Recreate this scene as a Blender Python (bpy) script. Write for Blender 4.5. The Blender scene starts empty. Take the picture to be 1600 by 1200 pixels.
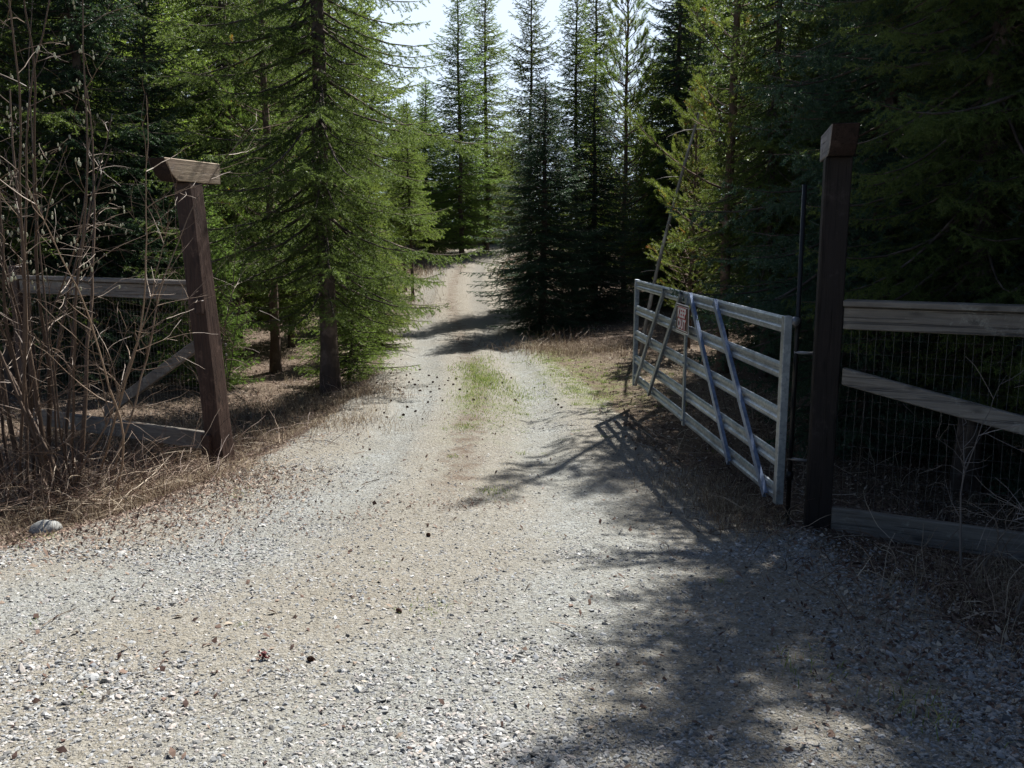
import bpy, math, random
import numpy as np
from mathutils import Vector, Matrix

SC = bpy.context.scene
COL = SC.collection
R = math.radians
rng = np.random.default_rng(7)
random.seed(11)

# ------------------------------------------------------------------ camera
CAM_Z = 1.65
PITCH = R(9.4)
FPX = 1386.0
cd = bpy.data.cameras.new('camera')
cam = bpy.data.objects.new('camera', cd)
COL.objects.link(cam)
cam.location = (0, 0, CAM_Z)
cam.rotation_euler = (math.pi / 2 - PITCH, 0, 0)
cd.sensor_width = 36.0
cd.lens = 36.0 * FPX / 1600.0
cd.clip_start = 0.05
cd.clip_end = 2000
SC.camera = cam

# ------------------------------------------------------------------ light
SUN_AZ = R(27)      # clockwise from +Y (the view direction)
SUN_EL = R(51)
world = bpy.data.worlds.new('World')
SC.world = world
world.use_nodes = True
wn = world.node_tree
sky = wn.nodes.new('ShaderNodeTexSky')
sky.sky_type = 'NISHITA'
sky.sun_disc = False
sky.sun_elevation = SUN_EL
sky.sun_rotation = SUN_AZ
sky.air_density = 0.7
sky.dust_density = 0.6
wtc = wn.nodes.new('ShaderNodeTexCoord')
wno = wn.nodes.new('ShaderNodeTexNoise'); wno.inputs['Scale'].default_value = 1.7; wno.inputs['Detail'].default_value = 6; wno.inputs['Roughness'].default_value = 0.6
wmp = wn.nodes.new('ShaderNodeMapping'); wmp.inputs['Scale'].default_value = (1, 1, 2.4)
wn.links.new(wtc.outputs['Generated'], wmp.inputs[0]); wn.links.new(wmp.outputs[0], wno.inputs['Vector'])
wdt = wn.nodes.new('ShaderNodeVectorMath'); wdt.operation = 'DOT_PRODUCT'
wn.links.new(wtc.outputs['Generated'], wdt.inputs[0]); wdt.inputs[1].default_value = (0.0, 1.0, 0.05)
wma = wn.nodes.new('ShaderNodeMath'); wma.operation = 'MULTIPLY_ADD'
wn.links.new(wdt.outputs['Value'], wma.inputs[0]); wma.inputs[1].default_value = 0.62; wn.links.new(wno.outputs['Fac'], wma.inputs[2])
wrp = wn.nodes.new('ShaderNodeValToRGB'); wrp.color_ramp.elements[0].position = 0.93; wrp.color_ramp.elements[1].position = 1.07
wn.links.new(wma.outputs[0], wrp.inputs[0])
wmx = wn.nodes.new('ShaderNodeMix'); wmx.data_type = 'RGBA'
wn.links.new(wrp.outputs[0], wmx.inputs[0]); wn.links.new(sky.outputs[0], wmx.inputs[6]); wmx.inputs[7].default_value = (7.4, 8.7, 10.6, 1)   # bright thin cloud
wn.links.new(wmx.outputs[2], wn.nodes['Background'].inputs[0])
wn.nodes['Background'].inputs[1].default_value = 0.05
sd = bpy.data.lights.new('sun', 'SUN')
sd.energy = 5.0
sd.angle = R(0.5)
sd.color = (1.0, 0.972, 0.925)
sun = bpy.data.objects.new('sun', sd)
COL.objects.link(sun)
sv = Vector((math.sin(SUN_AZ) * math.cos(SUN_EL), math.cos(SUN_AZ) * math.cos(SUN_EL), math.sin(SUN_EL)))
sun.rotation_euler = sv.to_track_quat('Z', 'Y').to_euler()
sun.location = (0, 0, 30)
SC.view_settings.view_transform = 'Standard'
SC.view_settings.look = 'None'
SC.view_settings.exposure = 1.3
SC.view_settings.gamma = 1.0
SC.render.engine = 'CYCLES'
SC.cycles.max_bounces = 6
SC.cycles.transparent_max_bounces = 8
SC.cycles.use_denoising = True

# ------------------------------------------------------------------ helpers
def link(o, parent=None):
    COL.objects.link(o)
    if parent is not None:
        o.parent = parent
    return o

def tag(o, label=None, cat=None, group=None, kind=None):
    if label: o['label'] = label
    if cat: o['category'] = cat
    if group: o['group'] = group
    if kind: o['kind'] = kind
    return o

def empty(name, loc, rz=0.0):
    o = bpy.data.objects.new(name, None)
    o.empty_display_size = 0.2
    o.location = loc
    o.rotation_euler = (0, 0, rz)
    return link(o)

class MB:
    """collects vertices and faces in numpy chunks, builds one mesh"""
    def __init__(self):
        self.v = []; self.n = 0; self.f3 = []; self.f4 = []; self.a = []
        self.m3 = []; self.m4 = []
    def add(self, v, f3=None, f4=None, a=0.0, mi=0):
        v = np.asarray(v, dtype=np.float32).reshape(-1, 3)
        if f3 is not None and len(f3):
            f3 = np.asarray(f3, dtype=np.int64).reshape(-1, 3) + self.n
            self.f3.append(f3); self.m3.append(np.full(len(f3), mi, dtype=np.int32))
        if f4 is not None and len(f4):
            f4 = np.asarray(f4, dtype=np.int64).reshape(-1, 4) + self.n
            self.f4.append(f4); self.m4.append(np.full(len(f4), mi, dtype=np.int32))
        self.v.append(v)
        self.a.append(np.broadcast_to(np.asarray(a, dtype=np.float32), (len(v),)) if np.ndim(a) == 0 else np.asarray(a, dtype=np.float32))
        self.n += len(v)
        return self
    def mesh(self, name, mats, smooth=False, smooth_mi=None):
        me = bpy.data.meshes.new(name)
        V = np.concatenate(self.v)
        f3 = np.concatenate(self.f3) if self.f3 else np.zeros((0, 3), np.int64)
        f4 = np.concatenate(self.f4) if self.f4 else np.zeros((0, 4), np.int64)
        mi = np.concatenate((self.m3 or [np.zeros(0, np.int32)]) + (self.m4 or [np.zeros(0, np.int32)]))
        nl = f3.size + f4.size; nf = len(f3) + len(f4)
        me.vertices.add(len(V)); me.vertices.foreach_set('co', V.ravel())
        me.loops.add(nl)
        me.loops.foreach_set('vertex_index', np.concatenate([f3.ravel(), f4.ravel()]).astype(np.int32))
        me.polygons.add(nf)
        st = np.concatenate([np.arange(len(f3)) * 3, f3.size + np.arange(len(f4)) * 4]).astype(np.int32)
        me.polygons.foreach_set('loop_start', st)
        if not isinstance(mats, (list, tuple)): mats = [mats]
        for m in mats: me.materials.append(m)
        me.polygons.foreach_set('material_index', mi.astype(np.int32))
        if smooth:
            sm = np.ones(nf, dtype=bool)
            if smooth_mi is not None: sm = mi == smooth_mi
            me.polygons.foreach_set('use_smooth', sm)
        else:
            me.polygons.foreach_set('use_smooth', np.zeros(nf, dtype=bool))
        at = me.attributes.new('tint', 'FLOAT', 'POINT')
        at.data.foreach_set('value', np.concatenate(self.a).astype(np.float32))
        me.update(calc_edges=True)
        return me
    def build(self, name, mats, parent=None, smooth=False):
        return link(bpy.data.objects.new(name, self.mesh(name, mats, smooth)), parent)

BOXF = [(0, 3, 2, 1), (4, 5, 6, 7), (0, 1, 5, 4), (1, 2, 6, 5), (2, 3, 7, 6), (3, 0, 4, 7)]
def box(mb, c, s, rot=None, mi=0):
    """box with lightly chamfered long edges is approximated by a plain box plus bevel modifier later"""
    x, y, z = [k / 2 for k in s]
    v = np.array([(-x, -y, -z), (x, -y, -z), (x, y, -z), (-x, y, -z), (-x, -y, z), (x, -y, z), (x, y, z), (-x, y, z)], float)
    if rot is not None: v = v @ np.array(rot).T
    return mb.add(v + np.array(c), f4=BOXF, mi=mi)

def rotmat(ax, ang):
    return np.array(Matrix.Rotation(ang, 3, ax))

def bevel(o, w=0.006, seg=2):
    m = o.modifiers.new('bevel', 'BEVEL'); m.width = w; m.segments = seg; m.limit_method = 'ANGLE'
    return o

def tube(mb, P, r, n=6, a=0.0, mi=0, cap=True):
    P = np.asarray(P, float); k = len(P)
    r = np.broadcast_to(np.asarray(r, float), (k,)) if np.ndim(r) == 0 else np.asarray(r, float)
    T = np.gradient(P, axis=0)
    T /= np.linalg.norm(T, axis=1)[:, None] + 1e-9
    ref = np.array([0.0, 0.0, 1.0]) if abs(T[:, 2]).mean() < 0.8 else np.array([1.0, 0.0, 0.0])
    U = np.cross(T, ref); U /= np.linalg.norm(U, axis=1)[:, None] + 1e-9
    W = np.cross(T, U)
    th = np.linspace(0, 2 * np.pi, n, endpoint=False)
    V = P[:, None, :] + r[:, None, None] * (np.cos(th)[None, :, None] * U[:, None, :] + np.sin(th)[None, :, None] * W[:, None, :])
    i = np.arange(k - 1)[:, None]; j = np.arange(n)[None, :]; j2 = (j + 1) % n
    F = np.stack([i * n + j, (i + 1) * n + j, (i + 1) * n + j2, i * n + j2], -1).reshape(-1, 4)
    f3 = None
    V = V.reshape(-1, 3)
    if cap:
        V = np.concatenate([V, P[[0, -1]]])
        b = k * n
        f3 = [(b, q, (q + 1) % n) for q in range(n)] + [(b + 1, (k - 1) * n + (q + 1) % n, (k - 1) * n + q) for q in range(n)]
    return mb.add(V, f3=f3, f4=F, a=a, mi=mi)

# ------------------------------------------------------------------ node materials
def newmat(name):
    m = bpy.data.materials.new(name); m.use_nodes = True
    nt = m.node_tree; nt.nodes.clear()
    out = nt.nodes.new('ShaderNodeOutputMaterial')
    return m, nt, out

class NT:
    def __init__(s, nt): s.nt = nt
    def n(s, t, **k):
        x = s.nt.nodes.new(t)
        for a, b in k.items():
            if a.startswith('i_'):
                x.inputs[int(a[2:])].default_value = b
            else: setattr(x, a, b)
        return x
    def l(s, a, b): s.nt.links.new(a, b)
    def noise(s, vec, scale, detail=4, rough=0.6, dist=0.0):
        x = s.n('ShaderNodeTexNoise'); s.l(vec, x.inputs['Vector'])
        x.inputs['Scale'].default_value = scale; x.inputs['Detail'].default_value = detail
        x.inputs['Roughness'].default_value = rough; x.inputs['Distortion'].default_value = dist
        return x.outputs['Fac']
    def ramp(s, fac, stops, interp='LINEAR'):
        x = s.n('ShaderNodeValToRGB'); x.color_ramp.interpolation = interp
        el = x.color_ramp.elements
        while len(el) < len(stops): el.new(0.5)
        for e, (p, c) in zip(el, stops):
            e.position = p; e.color = (c[0], c[1], c[2], 1) if not np.isscalar(c) else (c, c, c, 1)
        s.l(fac, x.inputs[0]); return x.outputs[0]
    def mix(s, fac, a, b, bt='MIX'):
        x = s.n('ShaderNodeMix', data_type='RGBA', blend_type=bt)
        for sock, val in ((x.inputs[0], fac), (x.inputs[6], a), (x.inputs[7], b)):
            if hasattr(val, 'links'): s.l(val, sock)
            elif np.isscalar(val): sock.default_value = val
            else: sock.default_value = (val[0], val[1], val[2], 1)
        return x.outputs[2]
    def math(s, op, a, b=0.0, clamp=False):
        x = s.n('ShaderNodeMath', operation=op, use_clamp=clamp)
        for sock, val in ((x.inputs[0], a), (x.inputs[1], b)):
            if hasattr(val, 'links'): s.l(val, sock)
            else: sock.default_value = val
        return x.outputs[0]
    def attr(s, name):
        return s.n('ShaderNodeAttribute', attribute_name=name)
    def bump(s, h, strength, dist, nrm=None):
        x = s.n('ShaderNodeBump'); s.l(h, x.inputs['Height'])
        x.inputs['Strength'].default_value = strength; x.inputs['Distance'].default_value = dist
        if nrm is not None: s.l(nrm, x.inputs['Normal'])
        return x.outputs[0]

def foliage_mat(name, c0, c1, trans=0.45, rough=0.45, spec=0.25, tipc=None, var=0.25):
    m, nt, out = newmat(name); g = NT(nt)
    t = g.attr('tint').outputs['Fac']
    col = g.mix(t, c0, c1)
    if tipc is not None:
        k = g.ramp(t, [(0.93, 0.0), (0.98, 1.0)])
        col = g.mix(k, col, tipc)
    oi = g.n('ShaderNodeObjectInfo')
    hs = g.n('ShaderNodeHueSaturation')
    g.l(col, hs.inputs['Color'])
    g.l(g.math('ADD', g.math('MULTIPLY', oi.outputs['Random'], var), 1 - var / 2), hs.inputs['Value'])
    g.l(g.math('ADD', g.math('MULTIPLY', oi.outputs['Random'], 0.03), 0.485), hs.inputs['Hue'])
    p = g.n('ShaderNodeBsdfPrincipled')
    g.l(hs.outputs[0], p.inputs['Base Color']); p.inputs['Roughness'].default_value = rough
    p.inputs['Specular IOR Level'].default_value = spec
    tr = g.n('ShaderNodeBsdfTranslucent')
    tc = g.mix(1.0, hs.outputs[0], (1.3, 1.32, 0.85), 'MULTIPLY')
    g.l(tc, tr.inputs['Color'])
    mx = g.n('ShaderNodeMixShader'); mx.inputs[0].default_value = trans
    g.l(p.outputs[0], mx.inputs[1]); g.l(tr.outputs[0], mx.inputs[2])
    g.l(mx.outputs[0], out.inputs[0])
    return m

def bark_mat(name, c0, c1, scale=6.0, bump=0.6, patch=None):
    m, nt, out = newmat(name); g = NT(nt)
    tc = g.n('ShaderNodeTexCoord').outputs['Object']
    mp = g.n('ShaderNodeMapping'); g.l(tc, mp.inputs[0]); mp.inputs['Scale'].default_value = (1, 1, 0.35)
    n1 = g.noise(mp.outputs[0], scale * 4, 6, 0.7, 0.3)
    n2 = g.noise(tc, scale * 0.7, 3)
    col = g.mix(n1, c0, c1)
    col = g.mix(g.ramp(n2, [(0.5, 0.0), (0.68, 1.0)]), col, patch or [k * 1.6 for k in c1])
    p = g.n('ShaderNodeBsdfPrincipled'); g.l(col, p.inputs['Base Color']); p.inputs['Roughness'].default_value = 0.9
    p.inputs['Specular IOR Level'].default_value = 0.15
    g.l(g.bump(n1, bump, 0.02), p.inputs['Normal'])
    g.l(p.outputs[0], out.inputs[0])
    return m

def wood_mat(name, c0, c1, axis=0, scale=3.0, rough=0.75, spec=0.3, knots=True, mottled=None):
    m, nt, out = newmat(name); g = NT(nt)
    tc = g.n('ShaderNodeTexCoord').outputs['Object']
    mp = g.n('ShaderNodeMapping'); g.l(tc, mp.inputs[0])
    s = [14.0, 14.0, 14.0]; s[axis] = 0.9
    mp.inputs['Scale'].default_value = s
    n1 = g.noise(mp.outputs[0], scale, 7, 0.65, 0.6)
    n2 = g.noise(tc, 2.3, 4, 0.6)
    col = g.mix(g.ramp(n1, [(0.32, 0.0), (0.68, 1.0)]), c0, c1)
    col = g.mix(g.ramp(n2, [(0.35, 0.0), (0.75, 0.75)]), col, mottled or [k * 0.55 for k in c0])
    if knots:
        v = g.n('ShaderNodeTexVoronoi'); v.inputs['Scale'].default_value = 1.0
        mk = g.n('ShaderNodeMapping'); g.l(tc, mk.inputs[0])
        s2 = [9.0, 9.0, 9.0]; s2[axis] = 3.2; mk.inputs['Scale'].default_value = s2
        g.l(mk.outputs[0], v.inputs['Vector'])
        col = g.mix(g.ramp(v.outputs['Distance'], [(0.08, 0.8), (0.2, 0.0)]), col, [k * 0.35 for k in c0])
    ms = g.n('ShaderNodeMapping'); g.l(tc, ms.inputs[0]); s3 = [26.0, 26.0, 26.0]; s3[axis] = 0.55; ms.inputs['Scale'].default_value = s3
    cr = g.noise(ms.outputs[0], 1.6, 3, 0.5, 0.3)
    crk = g.ramp(cr, [(0.60, 0.0), (0.64, 1.0), (0.68, 0.0)])
    col = g.mix(g.math('MULTIPLY', crk, 0.8), col, [k * 0.25 for k in c0])
    wear = g.noise(tc, 7.0, 6, 0.75)
    col = g.mix(g.ramp(wear, [(0.56, 0.0), (0.74, 0.55)]), col, [min(0.5, k * 2.0 + 0.02) for k in c1])
    p = g.n('ShaderNodeBsdfPrincipled'); g.l(col, p.inputs['Base Color']); p.inputs['Roughness'].default_value = rough
    p.inputs['Specular IOR Level'].default_value = spec
    g.l(g.bump(g.math('SUBTRACT', n1, crk), 0.5, 0.012), p.inputs['Normal'])
    g.l(p.outputs[0], out.inputs[0])
    return m

def flat_mat(name, c, rough=0.6, metal=0.0, spec=0.4, var=0.3, nscale=30.0, c2=None, bumpy=0.0):
    m, nt, out = newmat(name); g = NT(nt)
    tc = g.n('ShaderNodeTexCoord').outputs['Object']
    n = g.noise(tc, nscale, 4, 0.65)
    col = g.mix(g.ramp(n, [(0.3, 0.0), (0.7, 1.0)]), [k * (1 - var) for k in c], c2 or c)
    p = g.n('ShaderNodeBsdfPrincipled'); g.l(col, p.inputs['Base Color'])
    p.inputs['Roughness'].default_value = rough; p.inputs['Metallic'].default_value = metal
    p.inputs['Specular IOR Level'].default_value = spec
    if bumpy: g.l(g.bump(n, bumpy, 0.01), p.inputs['Normal'])
    g.l(p.outputs[0], out.inputs[0])
    return m

def tint_mat(name, stops, trans=0.0, rough=0.8, spec=0.2):
    """colour of each small piece comes from its own 'tint' value"""
    m, nt, out = newmat(name); g = NT(nt)
    col = g.ramp(g.attr('tint').outputs['Fac'], stops)
    p = g.n('ShaderNodeBsdfPrincipled'); g.l(col, p.inputs['Base Color']); p.inputs['Roughness'].default_value = rough
    p.inputs['Specular IOR Level'].default_value = spec
    if trans > 0:
        tr = g.n('ShaderNodeBsdfTranslucent'); g.l(col, tr.inputs['Color'])
        mx = g.n('ShaderNodeMixShader'); mx.inputs[0].default_value = trans
        g.l(p.outputs[0], mx.inputs[1]); g.l(tr.outputs[0], mx.inputs[2]); g.l(mx.outputs[0], out.inputs[0])
    else:
        g.l(p.outputs[0], out.inputs[0])
    return m

# ------------------------------------------------------------------ terrain
_py = np.linspace(-60, 400, 4601)
_pz = np.interp(_py, [-60, -8, 0, 2, 6, 9, 13, 20, 26, 32, 39, 45, 52, 60, 80, 130, 400],
                [0.8, 0.2, 0.03, -0.05, -0.36, -0.48, -0.5, -0.5, -0.36, -0.12, 0.32, 0.85, 1.32, 1.38, 1.4, 1.5, 2])
_k = np.exp(-0.5 * (np.arange(-25, 26) / 9.0) ** 2); _k /= _k.sum()
_pz = np.convolve(np.pad(_pz, 25, mode='edge'), _k, mode='valid')

LX = ([-60, 2.5, 4, 5.1, 6.4, 8.3, 11, 14, 20, 26, 32, 40, 45, 48, 52, 58, 66, 80], [-30, -7.5, -5.0, -3.4, -2.8, -2.4, -2.1, -2.1, -2.9, -3.7, -4.1, -4.1, -3.6, -2.9, -1.2, 2.5, 8, 20])
RX = ([-60, 0, 2, 3.3, 5.9, 8.6, 13, 17.5, 22, 28, 36, 42, 46, 50, 54, 62, 80], [8, 5.5, 3.4, 2.35, 1.9, 1.25, 0.95, 0.6, 0.3, -0.1, -0.5, -0.4, 0.5, 2.0, 4.2, 9, 24])
def left_edge(y): return np.interp(y, *LX)
def right_edge(y): return np.interp(y, *RX)
def sstep(a, b, x):
    t = np.clip((x - a) / (b - a), 0, 1); return t * t * (3 - 2 * t)
_ph = rng.uniform(0, 6.28, (14,)); _dir = rng.uniform(0, 6.28, (14,))
def wob(x, y, base):
    s = 0
    for i in range(7):
        f = base * 1.7 ** i
        s = s + np.sin((x * np.cos(_dir[i]) + y * np.sin(_dir[i])) * f + _ph[i]) / 1.35 ** i
    return s / 3.2
patch = lambda x, y: wob(x * 1.0 + 5, y, 1.1) + 0.6 * wob(y, x + 3, 2.7)
def zg(x, y):
    x = np.asarray(x, float); y = np.asarray(y, float)
    z = np.interp(y, _py, _pz)
    le = left_edge(y); re = right_edge(y)
    dl = le - x; dr = x - re
    # left: slight dip beside the drive, then a grassy bank further up the hill
    z = z - 0.17 * sstep(-0.05, 0.55, dl) * (1 - sstep(16, 24, y)) * (1 - sstep(-1, 3, -y))
    z = z + 1.05 * sstep(0.0, 1.6, dl) * sstep(25, 36, y) + 0.05 * sstep(0, 0.3, dl) * sstep(18, 24, y)
    z = z - 0.14 * sstep(0.1, 1.2, dr) * (1 - sstep(7, 10, y)) + 0.08 * sstep(0, 1.5, dr) * sstep(8, 12, y)
    z = z + 0.8 * sstep(0.2, 3.0, dr) * sstep(34, 46, y)
    off = np.clip(np.maximum(dl, dr), 0, 1.5) / 1.5
    # wheel ruts
    c = (le + re) / 2
    on = 1 - sstep(0, 0.2, np.maximum(dl, dr))
    near = sstep(5, 9, y)
    for s in (-0.8, 0.8):
        z = z - 0.05 * np.exp(-((x - c - s) / 0.25) ** 4) * on * near
    z = z + wob(x, y, 0.55) * (0.018 + 0.055 * off) + wob(y, x, 2.9) * (0.006 + 0.02 * off)
    return z
def zgf(x, y): return float(zg(x, y))
def XD(px, y): return (px - 800.0) / FPX * (y * math.cos(PITCH) + (CAM_Z + 0.45) * math.sin(PITCH))   # x of a ground spot y metres ahead
'''
'''
def axis_grid(lo, hi, core_lo, core_hi, d0, grow):
    mid = list(np.arange(core_lo, core_hi, d0))
    up = []; v = core_hi; d = d0
    while v < hi: up.append(v); d *= grow; v += d
    up.append(hi)
    dn = []; v = core_lo; d = d0
    while v > lo:
        d *= grow; v -= d; dn.append(max(v, lo))
    return np.array(dn[::-1] + mid + up)
gx = axis_grid(-400, 400, -6, 6, 0.06, 1.06)
gy = axis_grid(-60, 400, 1.5, 22, 0.07, 1.03)
GX, GY = np.meshgrid(gx, gy)
GZ = zg(GX, GY)
nx, ny = len(gx), len(gy)
ii, jj = np.meshgrid(np.arange(nx - 1), np.arange(ny - 1))
b = (jj * nx + ii).ravel()
gmb = MB(); gmb.add(np.stack([GX.ravel(), GY.ravel(), GZ.ravel()], 1), f4=np.stack([b, b + 1, b + 1 + nx, b + nx], 1))
def ground_mat():
    m, nt, out = newmat('ground_soil'); g = NT(nt)
    P = g.n('ShaderNodeNewGeometry').outputs['Position']
    road = g.attr('road').outputs['Fac']
    green = g.attr('green').outputs['Fac']
    big = g.noise(P, 0.9, 5, 0.65, 0.4)
    mid = g.noise(P, 5.0, 5, 0.7)
    fine = g.noise(P, 60.0, 4, 0.75)
    grit = g.n('ShaderNodeTexVoronoi'); grit.inputs['Scale'].default_value = 95.0; g.l(P, grit.inputs['Vector'])
    grit2 = g.n('ShaderNodeTexVoronoi'); grit2.inputs['Scale'].default_value = 38.0; g.l(P, grit2.inputs['Vector'])
    # gravel / sandy drive
    hue = g.n('ShaderNodeSeparateColor'); g.l(grit.outputs['Color'], hue.inputs[0])
    hue2 = g.n('ShaderNodeSeparateColor'); g.l(grit2.outputs['Color'], hue2.inputs[0])
    st = [(0.0, (0.16, 0.15, 0.13)), (0.3, (0.28, 0.26, 0.215)), (0.55, (0.36, 0.34, 0.285)), (0.8, (0.42, 0.415, 0.385)), (1.0, (0.58, 0.56, 0.5))]
    gcol = g.ramp(hue.outputs[0], st)
    gcol2 = g.ramp(hue2.outputs[1], st)
    gcol = g.mix(0.42, gcol, gcol2)
    sand = g.mix(fine, (0.19, 0.165, 0.125), (0.39, 0.35, 0.28))
    dfac = g.math('ADD', g.math('MULTIPLY', big, 0.9), g.math('MULTIPLY', mid, 0.5))
    drive = g.mix(g.ramp(dfac, [(0.56, 0.10), (0.86, 0.85)]), gcol, sand)
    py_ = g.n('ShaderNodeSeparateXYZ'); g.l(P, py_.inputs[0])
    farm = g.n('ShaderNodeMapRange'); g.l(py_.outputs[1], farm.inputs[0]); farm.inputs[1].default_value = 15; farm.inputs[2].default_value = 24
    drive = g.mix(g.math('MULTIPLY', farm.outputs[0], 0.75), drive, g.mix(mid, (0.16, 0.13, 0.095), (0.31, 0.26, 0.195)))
    drive = g.mix(1.0, drive, (0.92, 0.96, 1.0), 'MULTIPLY')
    trk = g.attr('track').outputs['Fac']
    trn = g.math('ADD', g.math('ADD', trk, g.math('MULTIPLY', g.math('SUBTRACT', mid, 0.5), 1.3)), g.math('MULTIPLY', g.math('SUBTRACT', fine, 0.5), 1.5))
    drive = g.mix(g.ramp(trn, [(0.15, 0.6), (0.85, 0.0)]), drive, g.mix(1.0, g.mix(fine, gcol, (0.27, 0.235, 0.18)), (0.94, 0.87, 0.79), 'MULTIPLY'))
    # forest floor: old needles, leaf crumbs and bleached straw
    ln = g.noise(P, 38.0, 6, 0.8, 0.8)
    litter = g.ramp(ln, [(0.28, (0.045, 0.028, 0.02)), (0.45, (0.12, 0.08, 0.055)), (0.58, (0.21, 0.16, 0.11)), (0.72, (0.36, 0.30, 0.21))])
    litter = g.mix(g.ramp(big, [(0.4, 0.0), (0.65, 0.6)]), litter, g.ramp(fine, [(0.3, (0.09, 0.055, 0.04)), (0.7, (0.24, 0.17, 0.12))]))
    r2 = g.math('ADD', road, g.math('MULTIPLY', g.math('SUBTRACT', mid, 0.5), 0.75))
    r2 = g.math('ADD', r2, g.math('MULTIPLY', g.math('SUBTRACT', fine, 0.5), 0.5))
    col = g.mix(g.ramp(r2, [(0.38, 0.0), (0.62, 1.0)]), litter, drive)
    gr = g.math('MULTIPLY', green, g.ramp(g.math('ADD', g.math('MULTIPLY', mid, 0.6), g.math('MULTIPLY', fine, 0.6)), [(0.57, 0.0), (0.67, 1.0)]))
    col = g.mix(gr, col, g.mix(fine, (0.09, 0.115, 0.03), (0.24, 0.25, 0.09)))
    col = g.mix(1.0, col, (0.73, 0.755, 0.79), 'MULTIPLY')
    p = g.n('ShaderNodeBsdfPrincipled'); g.l(col, p.inputs['Base Color']); p.inputs['Roughness'].default_value = 0.95
    p.inputs['Specular IOR Level'].default_value = 0.12
    h = g.math('ADD', g.math('MULTIPLY', grit.outputs['Distance'], -0.5), g.math('MULTIPLY', grit2.outputs['Distance'], -0.9))
    n1 = g.bump(h, 0.9, 0.016)
    n2 = g.bump(g.math('ADD', g.math('MULTIPLY', fine, 0.5), g.math('MULTIPLY', mid, 1.2)), 0.7, 0.03, n1)
    g.l(n2, p.inputs['Normal']); g.l(p.outputs[0], out.inputs[0])
    return m
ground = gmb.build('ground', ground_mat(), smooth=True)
tag(ground, kind='structure')
def road_mask(x, y):
    e = np.minimum(x - left_edge(y), right_edge(y) - x)
    e = e + 0.28 * wob(x, y, 1.3)
    return sstep(-0.35, 0.35, e)
def strip_mask(x, y):
    """thin weedy strip between the wheel tracks"""
    c = (left_edge(y) + right_edge(y)) / 2
    return np.exp(-((x - c - 0.05) / 0.42) ** 2) * (0.55 + 0.45 * sstep(5, 8, y)) * sstep(1.5, 3.5, y) * (1 - sstep(40, 46, y))
def green_mask(x, y):
    a = 1.3 * np.exp(-((x + 0.35) / 0.40) ** 2 - ((y - 12.6) / 3.0) ** 2) * sstep(-0.7, 0.3, patch(x * 2.3, y * 1.3))
    c = right_edge(y) - 0.05
    b_ = np.exp(-((x - c - 0.15) / 0.36) ** 2) * sstep(10.5, 12.5, y) * (1 - sstep(18, 21, y))
    d = 0.6 * np.exp(-((x - 1.5) / 1.1) ** 2 - ((y - 13.2) / 2.2) ** 2)
    e = 0.6 * sstep(0, 0.5, left_edge(y) - x) * sstep(16, 20, y) * (1 - sstep(1.0, 2.5, left_edge(y) - x))
    return np.clip(a + b_ + d + e, 0, 1)
def track_mask(x, y):
    c = (left_edge(y) + right_edge(y)) / 2 + 0.05
    wv = 0.10 * wob(x, y, 0.9)
    near = sstep(2.0, 9.0, y)
    off = 0.82 + 0.75 * (1 - near)
    wd = 0.34 + 0.38 * (1 - near)
    t = 0
    for sg in (-1, 1): t = t + np.exp(-((x - c - sg * off + wv) / wd) ** 2)
    return np.clip(t, 0, 1)
rm = road_mask(GX, GY)
a_ = ground.data.attributes.new('track', 'FLOAT', 'POINT'); a_.data.foreach_set('value', track_mask(GX, GY).ravel().astype(np.float32))
rm = np.clip(rm - 0.50 * strip_mask(GX, GY), 0, 1)
a_ = ground.data.attributes.new('road', 'FLOAT', 'POINT'); a_.data.foreach_set('value', rm.ravel().astype(np.float32))
a_ = ground.data.attributes.new('green', 'FLOAT', 'POINT'); a_.data.foreach_set('value', green_mask(GX, GY).ravel().astype(np.float32))

# ------------------------------------------------------------------ ground scatter
def sample_view(n, ymin, ymax, xpad=0.0, power=1.0):
    """random spots on the ground inside a wedge in front of the gate (denser nearby)"""
    u = rng.random(n)
    y = ymin * (ymax / ymin) ** (u ** power)
    x = rng.uniform(-1, 1, n) * (y * 0.62 + 0.9 + xpad)
    return x, y

ICO = None
def ico():
    global ICO
    if ICO is None:
        t = (1 + 5 ** 0.5) / 2
        v = np.array([(-1, t, 0), (1, t, 0), (-1, -t, 0), (1, -t, 0), (0, -1, t), (0, 1, t), (0, -1, -t), (0, 1, -t), (t, 0, -1), (t, 0, 1), (-t, 0, -1), (-t, 0, 1)], float)
        v /= np.linalg.norm(v[0])
        f = np.array([(0, 11, 5), (0, 5, 1), (0, 1, 7), (0, 7, 10), (0, 10, 11), (1, 5, 9), (5, 11, 4), (11, 10, 2), (10, 7, 6), (7, 1, 8), (3, 9, 4), (3, 4, 2), (3, 2, 6), (3, 6, 8), (3, 8, 9), (4, 9, 5), (2, 4, 11), (6, 2, 10), (8, 6, 7), (9, 8, 1)])
        ICO = (v, f)
    return ICO
OCT = (np.array([(1, 0, 0), (-1, 0, 0), (0, 1, 0), (0, -1, 0), (0, 0, 1), (0, 0, -1)], float),
       np.array([(0, 2, 4), (2, 1, 4), (1, 3, 4), (3, 0, 4), (2, 0, 5), (1, 2, 5), (3, 1, 5), (0, 3, 5)]))
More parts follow.
